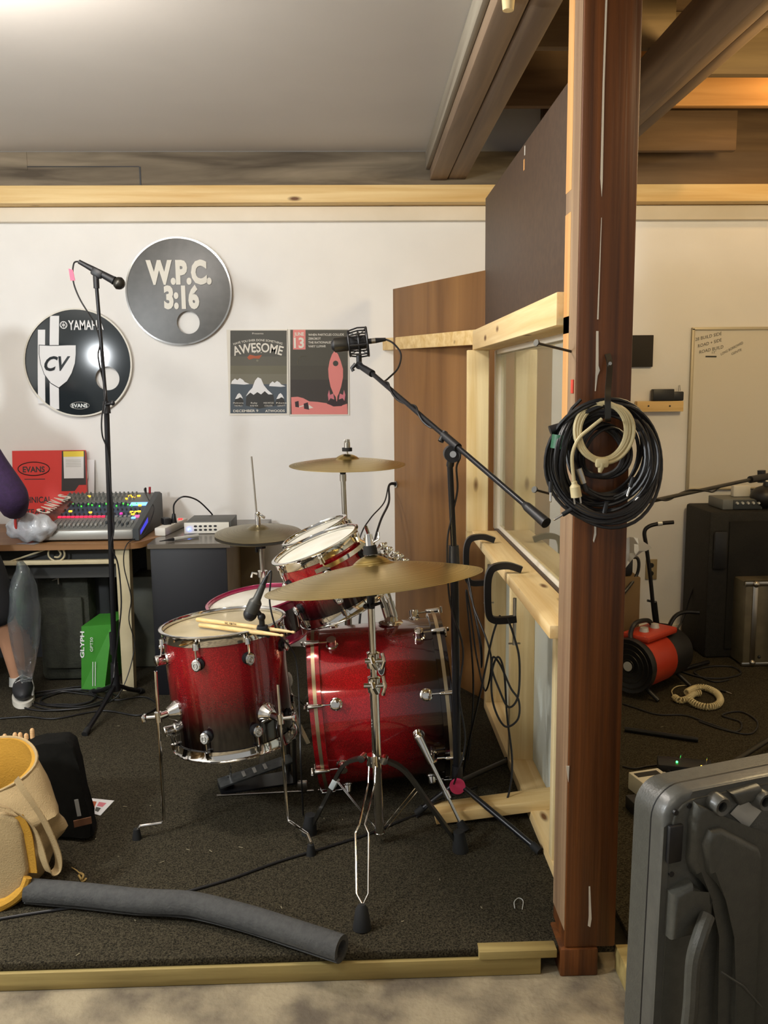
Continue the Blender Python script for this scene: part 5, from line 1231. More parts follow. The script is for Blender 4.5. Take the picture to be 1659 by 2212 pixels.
wire('hanging_cable', [(.48, 2.86, cz+.012), (.455, 2.86, cz-.06), (.42, 2.90, .45), (.39, 2.96, .25), (.37, 3.02, .09), (.36, 3.1, .076)], .0036, 'straight black cable running from the nearer clamp down to the carpet', group='cables hanging from the clamps')

# coils on the post hook
def coil(name, label, cpx, R, n_, th, Y, m, seed, jit=.012, group=None, sq=1.12, r=.0042, tail=None):
    rnd = random.Random(seed); c = A(cpx[0], cpx[1], Y); out = []
    o = [(rnd.uniform(-jit, jit), rnd.uniform(-jit, jit), rnd.uniform(.88, 1.04)) for _ in range(n_+1)]
    for k in range(n_*14+1):
        a = PI/2+k*2*PI/14; i_ = k//14; f = (k % 14)/14; j_ = min(i_+1, n_)
        dx = o[i_][0]*(1-f)+o[j_][0]*f; dz = o[i_][1]*(1-f)+o[j_][1]*f; rr = R*(o[i_][2]*(1-f)+o[j_][2]*f)
        y_ = Y-th*(.5+.5*math.sin(k*.9+seed))
        out.append(V((c.x+dx+rr*math.cos(a), y_, c.z+dz*.4+rr*sq*math.sin(a)+(R-rr)*sq)))
    if tail: out += tail
    t = T(name, label, 'cable', group)
    P(MB(m).tube(out, r, 7, n=3), 'loops', t); return t
ck1 = coil('cable_coil', 'big outermost coil of black cable hanging on the post hook', (1303, 1000), .128, 9, .05, PY0-.018, 'cable', 1, .016, 'black cable coils on the post')
ck2 = coil('cable_coil', 'middle coil of black cable on the post hook, with green tape', (1298, 990), .108, 8, .045, PY0-.022, 'cable', 5, .014, 'black cable coils on the post')
ck4 = coil('cable_coil', 'small tight coil of black cable in the middle of the bundle, inside the ivory ring', (1300, 975), .055, 6, .03, PY0-.018, 'cable', 12, .02, 'black cable coils on the post')
ck3 = coil('cable_coil', 'inner coil of black cable on the post hook, behind the ivory cord', (1305, 985), .09, 7, .03, PY0-.020, 'cable', 9, .016, 'black cable coils on the post')
q = A(1207, 955, PY0-.05); P(MB(mat('green_tape', '1f5a3c', .5)).cyl(q+V((-.0, 0, -.015)), q+V((.004, 0, .016)), .019, seg=14), 'tape', ck2, 'dark green tape')
def jack(root, px, py, dx, dz, Y=PY0-.055):
    q_ = A(px, py, Y); d_ = V((dx, 0, dz)).normalized(); P(MB('black').cyl(q_, q_+d_*.025, .0055).cyl(q_+d_*.025, q_+d_*.045, .003, m='chrome').sph(q_+d_*.046, .003, 8, m='chrome'), 'jack_plug', root)
jack(ck1, 1190, 1040, 0, -1); jack(ck1, 1235, 1100, -.85, -.5); jack(ck2, 1310, 1085, -.2, -1); jack(ck2, 1290, 890, -1, -.35, PY0-.03); jack(ck1, 1368, 1030, -.3, -1); jack(ck3, 1395, 1055, -.6, -.7)
q = A(1188, 930, PY0-.04); P(MB('black').cyl(q, q+V((.035, 0, .012)), .011, .009).tube([q+V((.03, 0, .012)), q+V((.05, .0, .05)), q+V((.07, 0, .07))], .004, 6), 'socket', ck1)
q = A(1250, 1012, PY0-.06); P(MB('steel').cyl(q, q+V((.012, 0, -.034)), .0075).cyl(q+V((.012, 0, -.034)), q+V((.018, 0, -.052)), .006, m='black'), 'connector', ck3, 'silver round connector')
iv = coil('extension_cord', 'ivory extension cord coiled on top of the black cables on the post', (1305, 940), .062, 4, .012, PY0-.062, 'ivory', 3, .013, None, 1.12, .0048)
pl0 = A(1262, 935, PY0-.075); pq = A(1240, 1040, PY0-.07)
P(MB('ivory').tube([A(1300, 905, PY0-.078), A(1275, 925, PY0-.08), A(1250, 948, PY0-.078), A(1236, 985, PY0-.074), pq+V((0, 0, .0))], .0042, 8, n=5), 'tail', iv)
P(MB('ivory').lathe([(0, -.003), (.008, 0), (.0085, .006), (.0145, .012), (.0155, .036), (0, .037)], pq, (.18, 0, -1), 16, sy=.8).cyl(pq+V((.0, 0, -.035)), pq+V((.003, 0, -.052)), .0022, m='steel').cyl(pq+V((.014, 0, -.033)), pq+V((.017, 0, -.050)), .0022, m='steel'), 'plug', iv)
q = A(1300, 1000, PY0-.075); P(MB('ivory').box(q, (.03, .016, .022), bev=.006).cyl(q, q+V((-.004, 0, -.022)), .010, .004), 'socket', iv)

# ================================================================== person at the desk (mostly cut by the frame)
def skinmesh(verts, edges, mtl, name, parent, sub=2, label=None):
    me = bpy.data.meshes.new(name); me.from_pydata([v[:3] for v in verts], edges, []); o = bpy.data.objects.new(name, me); COL.objects.link(o)
    mod = o.modifiers.new('s', 'SKIN'); 
    sv = me.skin_vertices[0].data if me.skin_vertices else None
    if sv is None:
        bpy.context.view_layer.update(); sv = me.skin_vertices[0].data
    for k, v in enumerate(verts): sv[k].radius = (v[3], v[4] if len(v) > 4 else v[3]); sv[k].use_root = (k == 0)
    mod.use_smooth_shade = True
    sb_ = o.modifiers.new('u', 'SUBSURF'); sb_.levels = sub; sb_.render_levels = sub
    bpy.context.view_layer.update()
    m2 = bpy.data.meshes.new_from_object(o.evaluated_get(bpy.context.evaluated_depsgraph_get())); bpy.data.objects.remove(o)
    m2.materials.clear(); m2.materials.append(mtl)
    for p in m2.polygons: p.use_smooth = True; p.material_index = 0
    o2 = bpy.data.objects.new(name, m2); COL.objects.link(o2); o2.parent = parent
    if label: o2['label'] = label
    return o2
M['skin'] = mat('skin', 'b98a6c', .5); M['purple'] = mat('purple_knit', '2a1738', .85, noise=60, col2='331c43', bump=.2, bscale=120); M['short'] = mat('black_cloth', '17171a', .85)
pe = T('person', 'person in purple shirt and black shorts standing at the table, cut off by the frame', 'person')
ex = A(66, 1075, 3.93); 
px_ = ex.x-.42; py_ = 3.90   # body centre
z0 = PZ
lx = A(12, 1420, 3.98).x; rx_ = lx-.26
Bv = [(px_, py_, .98, .13, .11), (px_, py_+.01, 1.18, .13, .10), (px_+.0, py_+.03, 1.38, .15, .11), (px_, py_+.05, 1.50, .06, .06), (px_+.01, py_+.09, 1.60, .065, .075), (px_+.01, py_+.12, 1.70, .085, .10), (px_+.01, py_+.12, 1.77, .06, .07),
      (px_+.17, py_+.03, 1.33, .065), (ex.x-.055, 3.92, 1.02, .048), (ex.x-.14, 4.16, .93, .033), (ex.x-.16, 4.22, .89, .026, .02),
      (px_-.17, py_+.03, 1.41, .065), (px_-.27, 3.96, 1.16, .048), (px_-.16, 4.18, .95, .033), (px_-.13, 4.24, .90, .026, .02),
      (lx-.05, py_+.0, .80, .09), (lx-.01, 3.96, .50, .062), (lx+.01, 4.03, .36, .058), (lx+.02, 4.06, .16, .036), (lx+.03, 4.05, .115, .036), (lx+.05, 4.0, .10, .03),
      (rx_+.05, py_, .80, .09), (rx_, 3.96, .50, .062), (rx_, 4.00, .36, .056), (rx_, 4.02, .16, .036), (rx_, 4.01, .115, .036), (rx_-.01, 3.95, .10, .03)]
Be = [(0, 1), (1, 2), (2, 3), (3, 4), (4, 5), (5, 6), (2, 7), (7, 8), (8, 9), (9, 10), (2, 11), (11, 12), (12, 13), (13, 14), (0, 15), (15, 16), (16, 17), (17, 18), (18, 19), (19, 20), (0, 21), (21, 22), (22, 23), (23, 24), (24, 25), (25, 26)]
# fingers
def hand(i, sx):
    hx_, hy_, hz_ = Bv[i][:3]
    Bv.append((hx_, hy_+.045, hz_-.018, .030, .014)); p_ = len(Bv)-1; Be.append((i, p_))
    for k in range(4):
        o = (k-1.5)*.019; L0 = (.068, .078, .074, .058)[k if sx > 0 else 3-k]
        Bv.append((hx_+o*1.1, hy_+.085, hz_-.022, .0095)); a_ = len(Bv)-1; Bv.append((hx_+o*1.2, hy_+.085+L0*.5, hz_-.030, .0085)); Bv.append((hx_+o*1.25, hy_+.085+L0*.85, hz_-.052, .007)); Be.extend([(p_, a_), (a_, a_+1), (a_+1, a_+2)])
    Bv.append((hx_-.030*sx, hy_+.04, hz_-.03, .010)); a_ = len(Bv)-1; Bv.append((hx_-.045*sx, hy_+.075, hz_-.04, .009)); Be.extend([(p_, a_), (a_, a_+1)])
hand(10, 1); hand(14, -1)
body = skinmesh(Bv, Be, M['skin'], 'body', pe)
hc2 = V((px_+.01, py_+.12, 1.705))
P(MB(mat('brown_hair', '2c1d14', .8, bump=.6, bscale=60)).sph(hc2+V((0, -.012, .028)), (.098, .112, .095), 24), 'hair', pe, 'short brown hair')
fc = MB('skin').sph(hc2+V((0, .112, -.02)), (.013, .018, .022), 10); 
for s_ in (-1, 1): fc.sph(hc2+V((s_*.088, .0, -.01)), (.010, .018, .028), 10); fc.sph(hc2+V((s_*.032, .088, .0)), .012, 10, m='white'); fc.sph(hc2+V((s_*.032, .098, .0)), .005, 8, m='black')
fc.sph(hc2+V((0, .095, -.055)), (.024, .012, .006), 10, m=mat('lips', '9a5548', .5)); P(fc, 'face', pe, 'nose, eyes, mouth and ears')
skinmesh([(px_, py_, .90, .150, .125), (px_, py_, 1.02, .148, .12), (px_, py_+.01, 1.18, .15, .115), (px_, py_+.03, 1.38, .165, .12), (px_, py_+.045, 1.46, .10, .085), (px_+.16, py_+.03, 1.34, .095), (px_+.235, 3.93, 1.19, .082), (ex.x-.068, 3.92, 1.02, .078), (ex.x-.10, 3.99, .985, .070), (ex.x-.115, 4.06, .95, .054), (px_-.17, py_+.03, 1.41, .078), (px_-.25, 3.96, 1.20, .066), (px_-.22, 4.06, 1.08, .052)],
         [(0, 1), (1, 2), (2, 3), (3, 4), (3, 5), (5, 6), (6, 7), (7, 8), (8, 9), (3, 10), (10, 11), (11, 12)], M['purple'], 'shirt', pe, label='dark purple long-sleeved shirt')
so = skinmesh([(px_, py_, .96, .145, .125), (px_, py_, .86, .155, .13), (lx-.05, py_+.0, .76, .105), (lx-.025, 3.94, .58, .098), (lx-.005, 3.98, .425, .095), (rx_+.05, py_, .76, .105), (rx_+.01, 3.95, .58, .09), (rx_, 3.96, .43, .085)], [(0, 1), (1, 2), (2, 3), (3, 4), (1, 5), (5, 6), (6, 7)], M['short'], 'shorts', pe, label='baggy black knee-length shorts')
def shoe(x, y, yaw, parent):
    mt_ = Matrix.Translation((x, y, PZ)) @ Matrix.Rotation(yaw, 4, 'Z')
    up2 = MB(mat('sneaker_black', '222326', .6)).sph((0, -.01, .055), (.046, .125, .045), 22).sph((0, .06, .075), (.04, .06, .05), 18)
    for v_ in up2.bm.verts: v_.co.z = max(v_.co.z, .016)
    up2.xf(mt_); u_ = P(up2, 'sneaker', parent, 'black and white sneaker')
    so_ = MB('offwhite'); pts_ = [(.048*math.cos(a)*(1+.15*math.sin(a)*-1), -.008+.138*math.sin(a)) for a in [2*PI*k/28 for k in range(28)]]
    so_.prism([(p[0], p[1], .002) for p in pts_], (0, 0, .024)).xf(mt_); P(so_, 'sole', u_, 'thick white sole')
    la_ = MB('plate')
    for k in range(3): la_.tube([(-.030, -.045+k*.028, .078+k*.009), (0, -.055+k*.028, .096+k*.010), (.030, -.045+k*.028, .078+k*.009)], .003, 6)
    la_.tube([(.040, -.09, .045), (.046, -.02, .055), (.044, .05, .045), (.038, .08, .07)], .005, 6).xf(mt_); P(la_, 'lace', u_)
shoe(lx+.055, 4.015, .35, pe); shoe(rx_-.01, 3.97, -.15, pe)
P(MB('plate').cyl((lx+.022, 4.057, .125), (lx+.02, 4.06, .165), .044, .040, seg=18).cyl((rx_, 4.01, .125), (rx_, 4.01, .165), .044, .040, seg=18), 'sock', pe, 'grey ankle socks')
# ================================================================== foreground left
# grey foam pipe cover, split along its side
M['foam'] = mat('grey_foam', '3a3a39', .85, noise=60, col2='434341', bump=.25, bscale=150)
fp_ = [G(62, 1925, .105), G(180, 1935, .105), G(300, 1948, .107), G(385, 1952, .110), G(440, 1960, .109), G(540, 1986, .107), G(640, 2018, .106), G(738, 2050, .105)]
pc_ = catmull(fp_, 8); fm = MB('foam'); i_ = fm.mi('foam'); rings = []
for k, p in enumerate(pc_):
    d = (pc_[min(k+1, len(pc_)-1)]-pc_[max(k-1, 0)]).normalized(); x_ = V((0, 0, 1)).cross(d).normalized(); y_ = d.cross(x_)
    op = .10+.12*abs(math.sin(k*.16))
    prof_ = []
    N_ = 26; a_s = -1.05 ; 
    for q in range(N_+1):
        a = a_s-PI*.5+op+(2*PI-2*op)*q/N_; prof_.append((a, .0345))
    for q in range(N_, -1, -1):
        a = a_s-PI*.5+op+(2*PI-2*op)*q/N_; prof_.append((a, .0215))
    s__ = -1 if x_.y > 0 else 1
    rings.append([fm.bm.verts.new(p+x_*s__*-1*(r_*math.cos(a))+y_*(r_*math.sin(a))) for a, r_ in prof_])
for a, b in zip(rings, rings[1:]):
    n_ = len(a)
    for q in range(n_): fm.face((a[q], a[(q+1) % n_], b[(q+1) % n_], b[q]), i_)
for rg in (rings[0], rings[-1]):
    n_ = len(rg)//2
    for q in range(n_-1): fm.face((rg[q], rg[q+1], rg[len(rg)-2-q], rg[len(rg)-1-q]), i_)
S(fm, 'foam_pipe_cover', 'long grey foam pipe cover lying bent across the front of the carpet', 'foam tube')

# black stick bag with drumsticks
M['bagblack'] = mat('black_nylon', '090805', .95, noise=40, col2='0e0d09', bump=.15, bscale=120, spec=.15)
bb1 = T('stick_bag', 'black fabric stick bag standing open behind the yellow tote', 'bag')
Yb = 2.62
def Gp(px, py, dz=0.): q = G(px, py); q.z += dz; return q
o2 = [A(-90, 1640, 2.80), A(0, 1608, 2.79), A(40, 1590, 2.78), A(90, 1576, 2.77), A(140, 1570, 2.76), A(158, 1582, 2.76), A(168, 1625, 2.74), A(180, 1690, 2.72), A(192, 1745, 2.70), A(203, 1778, 2.68), A(180, 1782, 2.66), A(90, 1775, 2.72), A(-90, 1770, 2.74)]
m_ = MB('bagblack'); zmin = min(p.z for p in o2)
# build as a thick soft slab, leaning
fr_v = [V((p.x, p.y, p.z)) for p in o2]; th_ = V((-.015, .09, .0))
m_.prism(fr_v, th_)
es = list(m_.bm.edges); r_ = bmesh.ops.bevel(m_.bm, geom=es, offset=.012, segments=3, profile=.6, affect='EDGES', clamp_overlap=True)
mz_ = min(v_.co.z for v_ in m_.bm.verts)
for v_ in m_.bm.verts: v_.co.z = PZ+.001+(v_.co.z-mz_)
P(m_, 'pouch', bb1)
lbq = A(166, 1750, 2.645); P(MB('plate').box(A(168, 1745, 2.655), (.012, .003, .055), rot=Matrix.Rotation(-.12, 3, 'Y')), 'tag', bb1, 'small pale tag')
P(MB(mat('tan_leather', '7a5238', .6)).strap([A(160, 1788, 2.655)+V((0, 0, .012)), A(198, 1775, 2.672)+V((0, 0, .006))], (0, 0, 1), .022, .004), 'corner_patch', bb1, 'brown corner patch')
stk_pts = [(10, 1585, 1), (32, 1582, 1), (43, 1582, 1), (24, 1596, 0), (34, 1596, 0), (56, 1584, 1), (69, 1573, 1), (2, 1590, 0)]
pst = None
lbls = ['leftmost drumstick butt at the back of the black bag', 'third drumstick from the left standing in the black bag', 'fourth tall drumstick in the black bag, at the middle of the bundle', 'front left one of the two low drumsticks in the black bag', 'front right one of the two low drumsticks in the black bag', 'short drumstick next to the rightmost one in the black bag', 'rightmost and highest drumstick in the black bag', 'lowest drumstick at the far left of the black bag']
hk_m = mat('stick_wood', 'c49a6a', .45, noise=8, col2='d3ac7c', scale=(3, 3, 30))
for k, (x_, y_, bk_) in enumerate(stk_pts):
    top = A(x_, y_, 2.86 if bk_ else 2.84); d = V((.02+.03*math.sin(k*2.1), .06*math.cos(k*1.7), 1)).normalized()
    b_ = MB(hk_m).lathe([(0, 0), (.004, -.001), (.0072, -.006), (.0078, -.1), (.0072, -.26), (.004, -.30), (.003, -.32), (0, -.325)], top, d, 14)
    S(b_, 'drumstick', lbls[k], 'drumstick', 'drumsticks in the black bag')

# yellow and cream tote bag
tb_ = T('tote_bag', 'slumped cream and yellow canvas tote bag at the lower left', 'bag')
M['canvas'] = mat('cream_canvas', '9a835c', .9, noise=5, col2='ad966c', bump=.25, bscale=260)
M['yellow'] = mat('yellow_canvas', 'a87a1c', .85, noise=6, col2='b98a2c', bump=.2, bscale=200)
def loft(mb, secs, m, closed=False, capb=False):
    i = mb.mi(m); rs = [[mb.bm.verts.new(p) for p in s_] for s_ in secs]
    for a, b in zip(rs, rs[1:]):
        n_ = len(a)
        for q in range(n_ if closed else n_-1): mb.face((a[q], a[(q+1) % n_], b[(q+1) % n_], b[q]), i)
    if capb: mb.face(rs[0], i)
bxc = G(-75, 1880).x; 
base_c = V((G(-40, 1850).x-.02, 2.47, PZ))
def ringp(cx_, cy_, z, rx, ry, n=40, wob=0., seed=0., tilt=0., ty=0.):
    return [V((cx_+rx*math.cos(a)*(1+wob*math.sin(3*a+seed)), cy_+ry*math.sin(a)*(1+wob*math.cos(4*a+seed)), z+tilt*math.cos(a)+ty*math.sin(a))) for a in [2*PI*k/n for k in range(n)]]
X0 = A(128, 1800, 2.50).x-.20
secs = [ringp(X0-.03, 2.47, PZ+.002, .16, .115, wob=.03), ringp(X0-.03, 2.47, PZ+.012, .185, .135, wob=.03), ringp(X0-.012, 2.48, PZ+.07, .195, .145, wob=.04, seed=.6), ringp(X0+.0, 2.49, PZ+.14, .20, .135, wob=.04, seed=1.2),
        ringp(X0+.002, 2.50, PZ+.20, .192, .12, wob=.05, seed=1.8, ty=.01), ringp(X0-.012, 2.52, PZ+.27, .175, .11, wob=.04, seed=2.2, tilt=.005, ty=.03), ringp(X0-.03, 2.54, PZ+.315, .160, .105, wob=.03, seed=2.5, tilt=.018, ty=.05)]
def dens(ss, n):
    out = []
    for a_, b_ in zip(ss, ss[1:]):
        for k in range(n): out.append([p.lerp(q_, k/n) for p, q_ in zip(a_, b_)])
    return out+[ss[-1]]
cb2 = MB('canvas'); 
rs_all = secs
loft(cb2, secs[0:2], 'yellow', True, True); loft(cb2, dens(secs[1:], 4), 'canvas', True)
sol = bmesh.ops.remove_doubles(cb2.bm, verts=cb2.bm.verts, dist=.0005)
for v_ in cb2.bm.verts:
    c_ = v_.co; k_ = min(1, (c_.z-PZ)/.1)*(1 if c_.z < .27 else .25)
    d_ = V((c_.x-X0, c_.y-2.49, 0)).normalized(); v_.co += d_*.012*k_*math.sin(c_.z*34+3*math.atan2(d_.y, d_.x)*2)+d_*.006*k_*math.sin(c_.z*70-5*math.atan2(d_.y, d_.x))
P(cb2, 'outer', tb_)
inn = [[p+(V((X0-.03, 2.53, p.z))-p)*.09 for p in secs[k]] for k in range(len(secs)-1, 1, -1)]
ib = MB('yellow'); loft(ib, [secs[-1]]+inn, 'yellow', True); P(ib, 'lining', tb_, 'bright yellow lining', norm=False)
rim = MB('canvas').tube(secs[-1], .005, 6, closed=True); P(rim, 'rim_binding', tb_)
hp_m = MB('canvas')
def surf(px, py, Y): return A(px, py, Y)
hp_m.strap([surf(35, 1682, 2.405), surf(62, 1722, 2.385), surf(92, 1768, 2.372), surf(112, 1810, 2.365), surf(126, 1850, 2.36), surf(124, 1878, 2.36), surf(108, 1885, 2.35), surf(96, 1862, 2.345), surf(84, 1822, 2.35), surf(66, 1785, 2.355), surf(30, 1752, 2.35), surf(-20, 1735, 2.34)], (.85, -.45, -.2), .026, .003, n=6)
P(hp_m, 'handle', tb_, 'long cream webbing handle')
P(MB('yellow').strap([surf(40, 1763, 2.352), surf(58, 1800, 2.35), surf(66, 1850, 2.35), surf(70, 1885, 2.35)], (1, -.2, 0), .03, .003, n=5), 'pocket_piping', tb_, 'yellow edge strip')
pk = MB('canvas').prism([surf(-110, 1765, 2.345), surf(5, 1762, 2.345), surf(38, 1772, 2.345), surf(50, 1800, 2.345), surf(62, 1880, 2.345), surf(48, 1925, 2.33), surf(0, 1950, 2.32), surf(-110, 1960, 2.31)], (0, .03, 0)); 
r_ = bmesh.ops.bevel(pk.bm, geom=list(pk.bm.edges), offset=.012, segments=3, profile=.6, affect='EDGES', clamp_overlap=True)
P(pk, 'front_pocket', tb_)
yb = MB('yellow').tube([surf(60, 1895, 2.335), surf(45, 1928, 2.325), surf(5, 1955, 2.315), surf(-60, 1968, 2.305)], [.012, .016, .018, .018], 8, n=5); P(yb, 'bottom_piping', tb_, 'yellow bottom edge')

# card on the carpet, scraps
cd = MB('white'); cq = [G(188, 1724, .0715), G(247, 1730, .0715), G(217, 1762, .0715), G(194, 1756, .0715)]; cd.prism(cq, (0, 0, .0012))
def cqp(u, v): return cq[0].lerp(cq[1], u).lerp(cq[3].lerp(cq[2], u), v)+V((0, 0, .0016))
cd.poly([cqp(.0, .2), cqp(.38, .2), cqp(.34, .6), cqp(.0, .6)], m='pgo'); cd.poly([cqp(.48, .2), cqp(.8, .22), cqp(.74, .5), cqp(.44, .48)], m='pk2'); cd.poly([cqp(.42, .55), cqp(.70, .58), cqp(.66, .85), cqp(.4, .8)], m='pg1')
S(cd, 'photo_card', 'small white printed card lying on the carpet beside the black bag', 'card')
lf = MB(mat('dry_scrap', 'a88c50', .7)).tube([G(155, 1874, .075), G(165, 1880, .080), G(172, 1886, .077)], .0018, 6, n=4).tube([G(172, 1886, .077), G(180, 1890, .088), G(176, 1900, .078), G(170, 1890, .076), G(178, 1904, .074), G(186, 1898, .074)], .0035, 6, n=4)
S(lf, 'dry_scrap', 'small curled tan scrap on the carpet above the foam tube', 'scrap')
S(MB('plate').tube([G(1112, 1962, .0725), G(1111, 1948, .0725), G(1120, 1940, .0725), G(1130, 1946, .0725), G(1128, 1964, .0725)], .0014, 5, n=5), 'wire_loop', 'tiny bent wire loop on the bare carpet near the post', 'wire')
rnd = random.Random(4)
fl2 = MB(mat('wood_chip', '8c8268', .8))
for px, py in ((178, 1664), (205, 1640), (256, 1568), (270, 1742), (325, 1740), (207, 1812), (256, 1850), (350, 1862), (406, 1835), (292, 1988), (168, 2062), (455, 1838), (640, 1560), (608, 1960), (740, 1770), (1180, 1680), (1170, 1688), (700, 1768), (380, 1610), (520, 1830), (950, 1900), (1040, 1960), (870, 1990), (1310, 1562), (1430, 1570)):
    q = G(px, py, .0722); a = rnd.uniform(0, PI); l_ = rnd.uniform(.002, .008); fl2.box(q, (l_*2, .002, .0014), rot=Matrix.Rotation(a, 3, 'Z'))
S(fl2, 'wood_chips', 'sparse pale wood chips scattered over the dark carpet', 'debris', kind='stuff')

# ================================================================== right bay
# torpedo heater with tall handle
ht = T('electric_heater', 'red torpedo-shaped electric heater with black ends, behind the post', 'heater')
M['hred'] = mat('heater_red', 'b3341c', .4)
hz = PZ+.15; ha = V((A(1348, 1440, 3.92).x, 3.86, hz)); hb_ = V((A(1448, 1415, 4.20).x, 4.13, hz)); hd = (hb_-ha); hL = hd.length; hd.normalize()
P(MB('hred').lathe([(.105, .03), (.118, .04), (.118, hL*.55), (.10, hL*.62)], ha, hd, 28), 'housing', ht)
P(MB('black').lathe([(.0, 0.02), (.085, .015), (.125, .0), (.128, .03), (.118, .05)], ha, hd, 28), 'front_grille', ht, 'black round front guard')
gr = MB('darksteel')
for rr in (.03, .055, .08, .105): gr.tube([ha-hd*.002+frame(hd)[0]*rr*math.cos(2*PI*k/28)+frame(hd)[1]*rr*math.sin(2*PI*k/28) for k in range(28)], .0022, 5, closed=True)
P(gr, 'guard_rings', ht)
P(MB('plate').cyl(ha-hd*.001, ha-hd*.006, .022), 'emblem', ht, 'round pale centre badge')
P(MB('black').lathe([(.112, hL*.5), (.114, hL*.9), (.09, hL), (0, hL)], ha, hd, 28), 'rear_housing', ht, 'black rear half')
top_ = MB('hred').box(ha+hd*hL*.42+V((0, 0, .125)), (.14, hL*.62, .03), rot=Matrix((V((hd.y, -hd.x, 0)), hd, V((0, 0, 1)))).transposed(), bev=.01); P(top_, 'control_panel', ht)
for t_ in (.30, .52):
    q = ha+hd*hL*t_+V((0, 0, .14)); P(MB('plate').cyl(q, q+V((0, 0, .018)), .022, .018), 'knob', ht, 'clear grey knob')
sdv = V((hd.y, -hd.x, 0))
hndl = MB('black').tube([ha+hd*.03+V((0, 0, .10)), A(1362, 1370, 3.90), A(1372, 1347, 3.92), A(1398, 1340, 4.0), A(1410, 1352, 4.04), A(1412, 1370, 4.06), ha+hd*hL*.52+V((0, 0, .12))], .011, 8, n=4); P(hndl, 'carry_handle', ht)
for t_, sp in ((.12, 1), (.8, 1)):
    q = ha+hd*hL*t_; e = MB('black')
    for s_ in (-1, 1): e.cyl(q-V((0, 0, .06)), q+sdv*s_*.13+V((0, 0, -(hz-PZ)+.008)), .010)
    P(e, 'leg', ht)
# folding cart
ct = T('hand_cart', 'bent black tube handle of a folding cart rising behind the red heater', 'cart')
P(MB('blackm').tube([A(1455, 1128, 4.30), A(1425, 1131, 4.30), A(1402, 1137, 4.30), A(1392, 1150, 4.30), A(1396, 1180, 4.30), A(1405, 1250, 4.30), A(1413, 1330, 4.30), A(1424, 1400, 4.32), G(1425, 1462, .10)], .010, 10, n=6), 'handle_tube', ct)
P(MB('plate').cyl(A(1420, 1131.5, 4.30), A(1430, 1130.5, 4.30), .012), 'tape', ct, 'pale tape band')
P(MB('blackm').cyl(A(1413, 1300, 4.30), A(1424, 1395, 4.32), .014).cyl(A(1398, 1297, 4.30), A(1412, 1300, 4.30), .006), 'clamp', ct)
P(MB('blackm').tube([A(1510, 1323, 4.40), A(1480, 1322, 4.40), A(1460, 1330, 4.38), A(1447, 1350, 4.36), A(1442, 1375, 4.34), G(1440, 1455, .09)], .011, 8, n=5).cyl(A(1424, 1349, 4.32), A(1447, 1352, 4.36), .009).cyl(G(1440, 1455, .085), G(1530, 1430, .085), .010), 'base_frame', ct)
# paper and box beside the post
pr2 = MB('white'); 
loft(pr2, [[A(1338, 1168, 3.9), A(1338, 1200, 3.9), A(1340, 1235, 3.9)], [A(1360, 1160, 3.85), A(1360, 1195, 3.85), A(1352, 1226, 3.85)], [A(1378, 1162, 3.85), A(1380, 1190, 3.85), A(1368, 1206, 3.86)], [A(1393, 1172, 3.9), A(1396, 1190, 3.92), A(1388, 1192, 3.92)], [A(1405, 1180, 3.95), A(1408, 1184, 3.96), A(1398, 1186, 3.96)]], 'white')
for v_ in pr2.bm.verts: pass
geo = bmesh.ops.solidify(pr2.bm, geom=pr2.bm.faces[:], thickness=.002)
S(pr2, 'paper_sheet', 'curling white sheet draped at the right edge of the post', 'paper')
cbx0 = A(1330, 1300, 4.2).x
S(MB(mat('brown_carton', '6b5434', .8)).bb((A(1315, 1300, 4.2).x, 4.10, PZ+.001), (A(1368, 1300, 4.2).x, 4.40, A(1350, 1238, 4.2).z), bev=.004), 'cardboard_box', 'tall brown carton just right of the post by the back wall', 'box')
S(MB('black').box(A(1352, 1222, 4.15)+V((0, 0, .0)), (.06, .06, .10), bev=.02).tube([A(1358, 1205, 4.12), A(1376, 1205, 4.12), A(1380, 1222, 4.12), A(1374, 1245, 4.12), A(1355, 1272, 4.08), A(1338, 1290, 4.06)], .008, 8, n=5), 'black_tool', 'black cable end hanging over the brown carton under the paper', 'cable')
# speaker cabinet, small mixer on it
c0x = A(1518, 1420, 4.44).x; cz1 = A(1540, 1104, 4.44).z
sp1 = T('bass_speaker_cabinet', 'tall black speaker cabinet at the right edge of the frame', 'speaker')
M['tolex'] = mat('black_vinyl', '15130f', .75, noise=60, col2='1d1a15', bump=.3, bscale=200)
P(MB('tolex').bb((c0x, 4.42, PZ+.001), (c0x+.66, 4.76, cz1), bev=.015), 'body', sp1)
P(MB(mat('grille_cloth', '100f0d', .9, noise=300, col2='1b1915')).bb((c0x+.10, 4.412, PZ+.05), (c0x+.62, 4.42, cz1-.05), bev=.003), 'grille', sp1)
P(MB('black').bb((c0x+.02, 4.40, cz1-.30), (c0x+.09, 4.42, cz1-.10), bev=.01), 'handle_recess', sp1, 'recessed handle plate')
q0 = A(1555, 1108, 4.50); sm = T('small_mixer', 'small grey mixer with a row of knobs on top of the black cabinet', 'mixer')
P(MB('mixg').bb((q0.x, 4.47, cz1+.001), (q0.x+.21, 4.66, cz1+.055), bev=.005), 'body', sm)
P(MB('mixd').bb((q0.x+.055, 4.464, cz1+.004), (q0.x+.20, 4.471, cz1+.052), bev=.002), 'front_panel', sm)
for k in range(5):
    x_ = q0.x+.072+k*.028; P(MB('plate').cyl((x_, 4.465, cz1+.036), (x_, 4.452, cz1+.036), .008, .006), 'knob', sm)
q = A(1604, 1085, 4.55); S(MB('offwhite').bb((q.x-.045, 4.56, cz1+.0565), (q.x+.045, 4.60, cz1+.115), bev=.004), 'adapter_block', 'small pale adapter block standing on the little mixer', 'adapter')
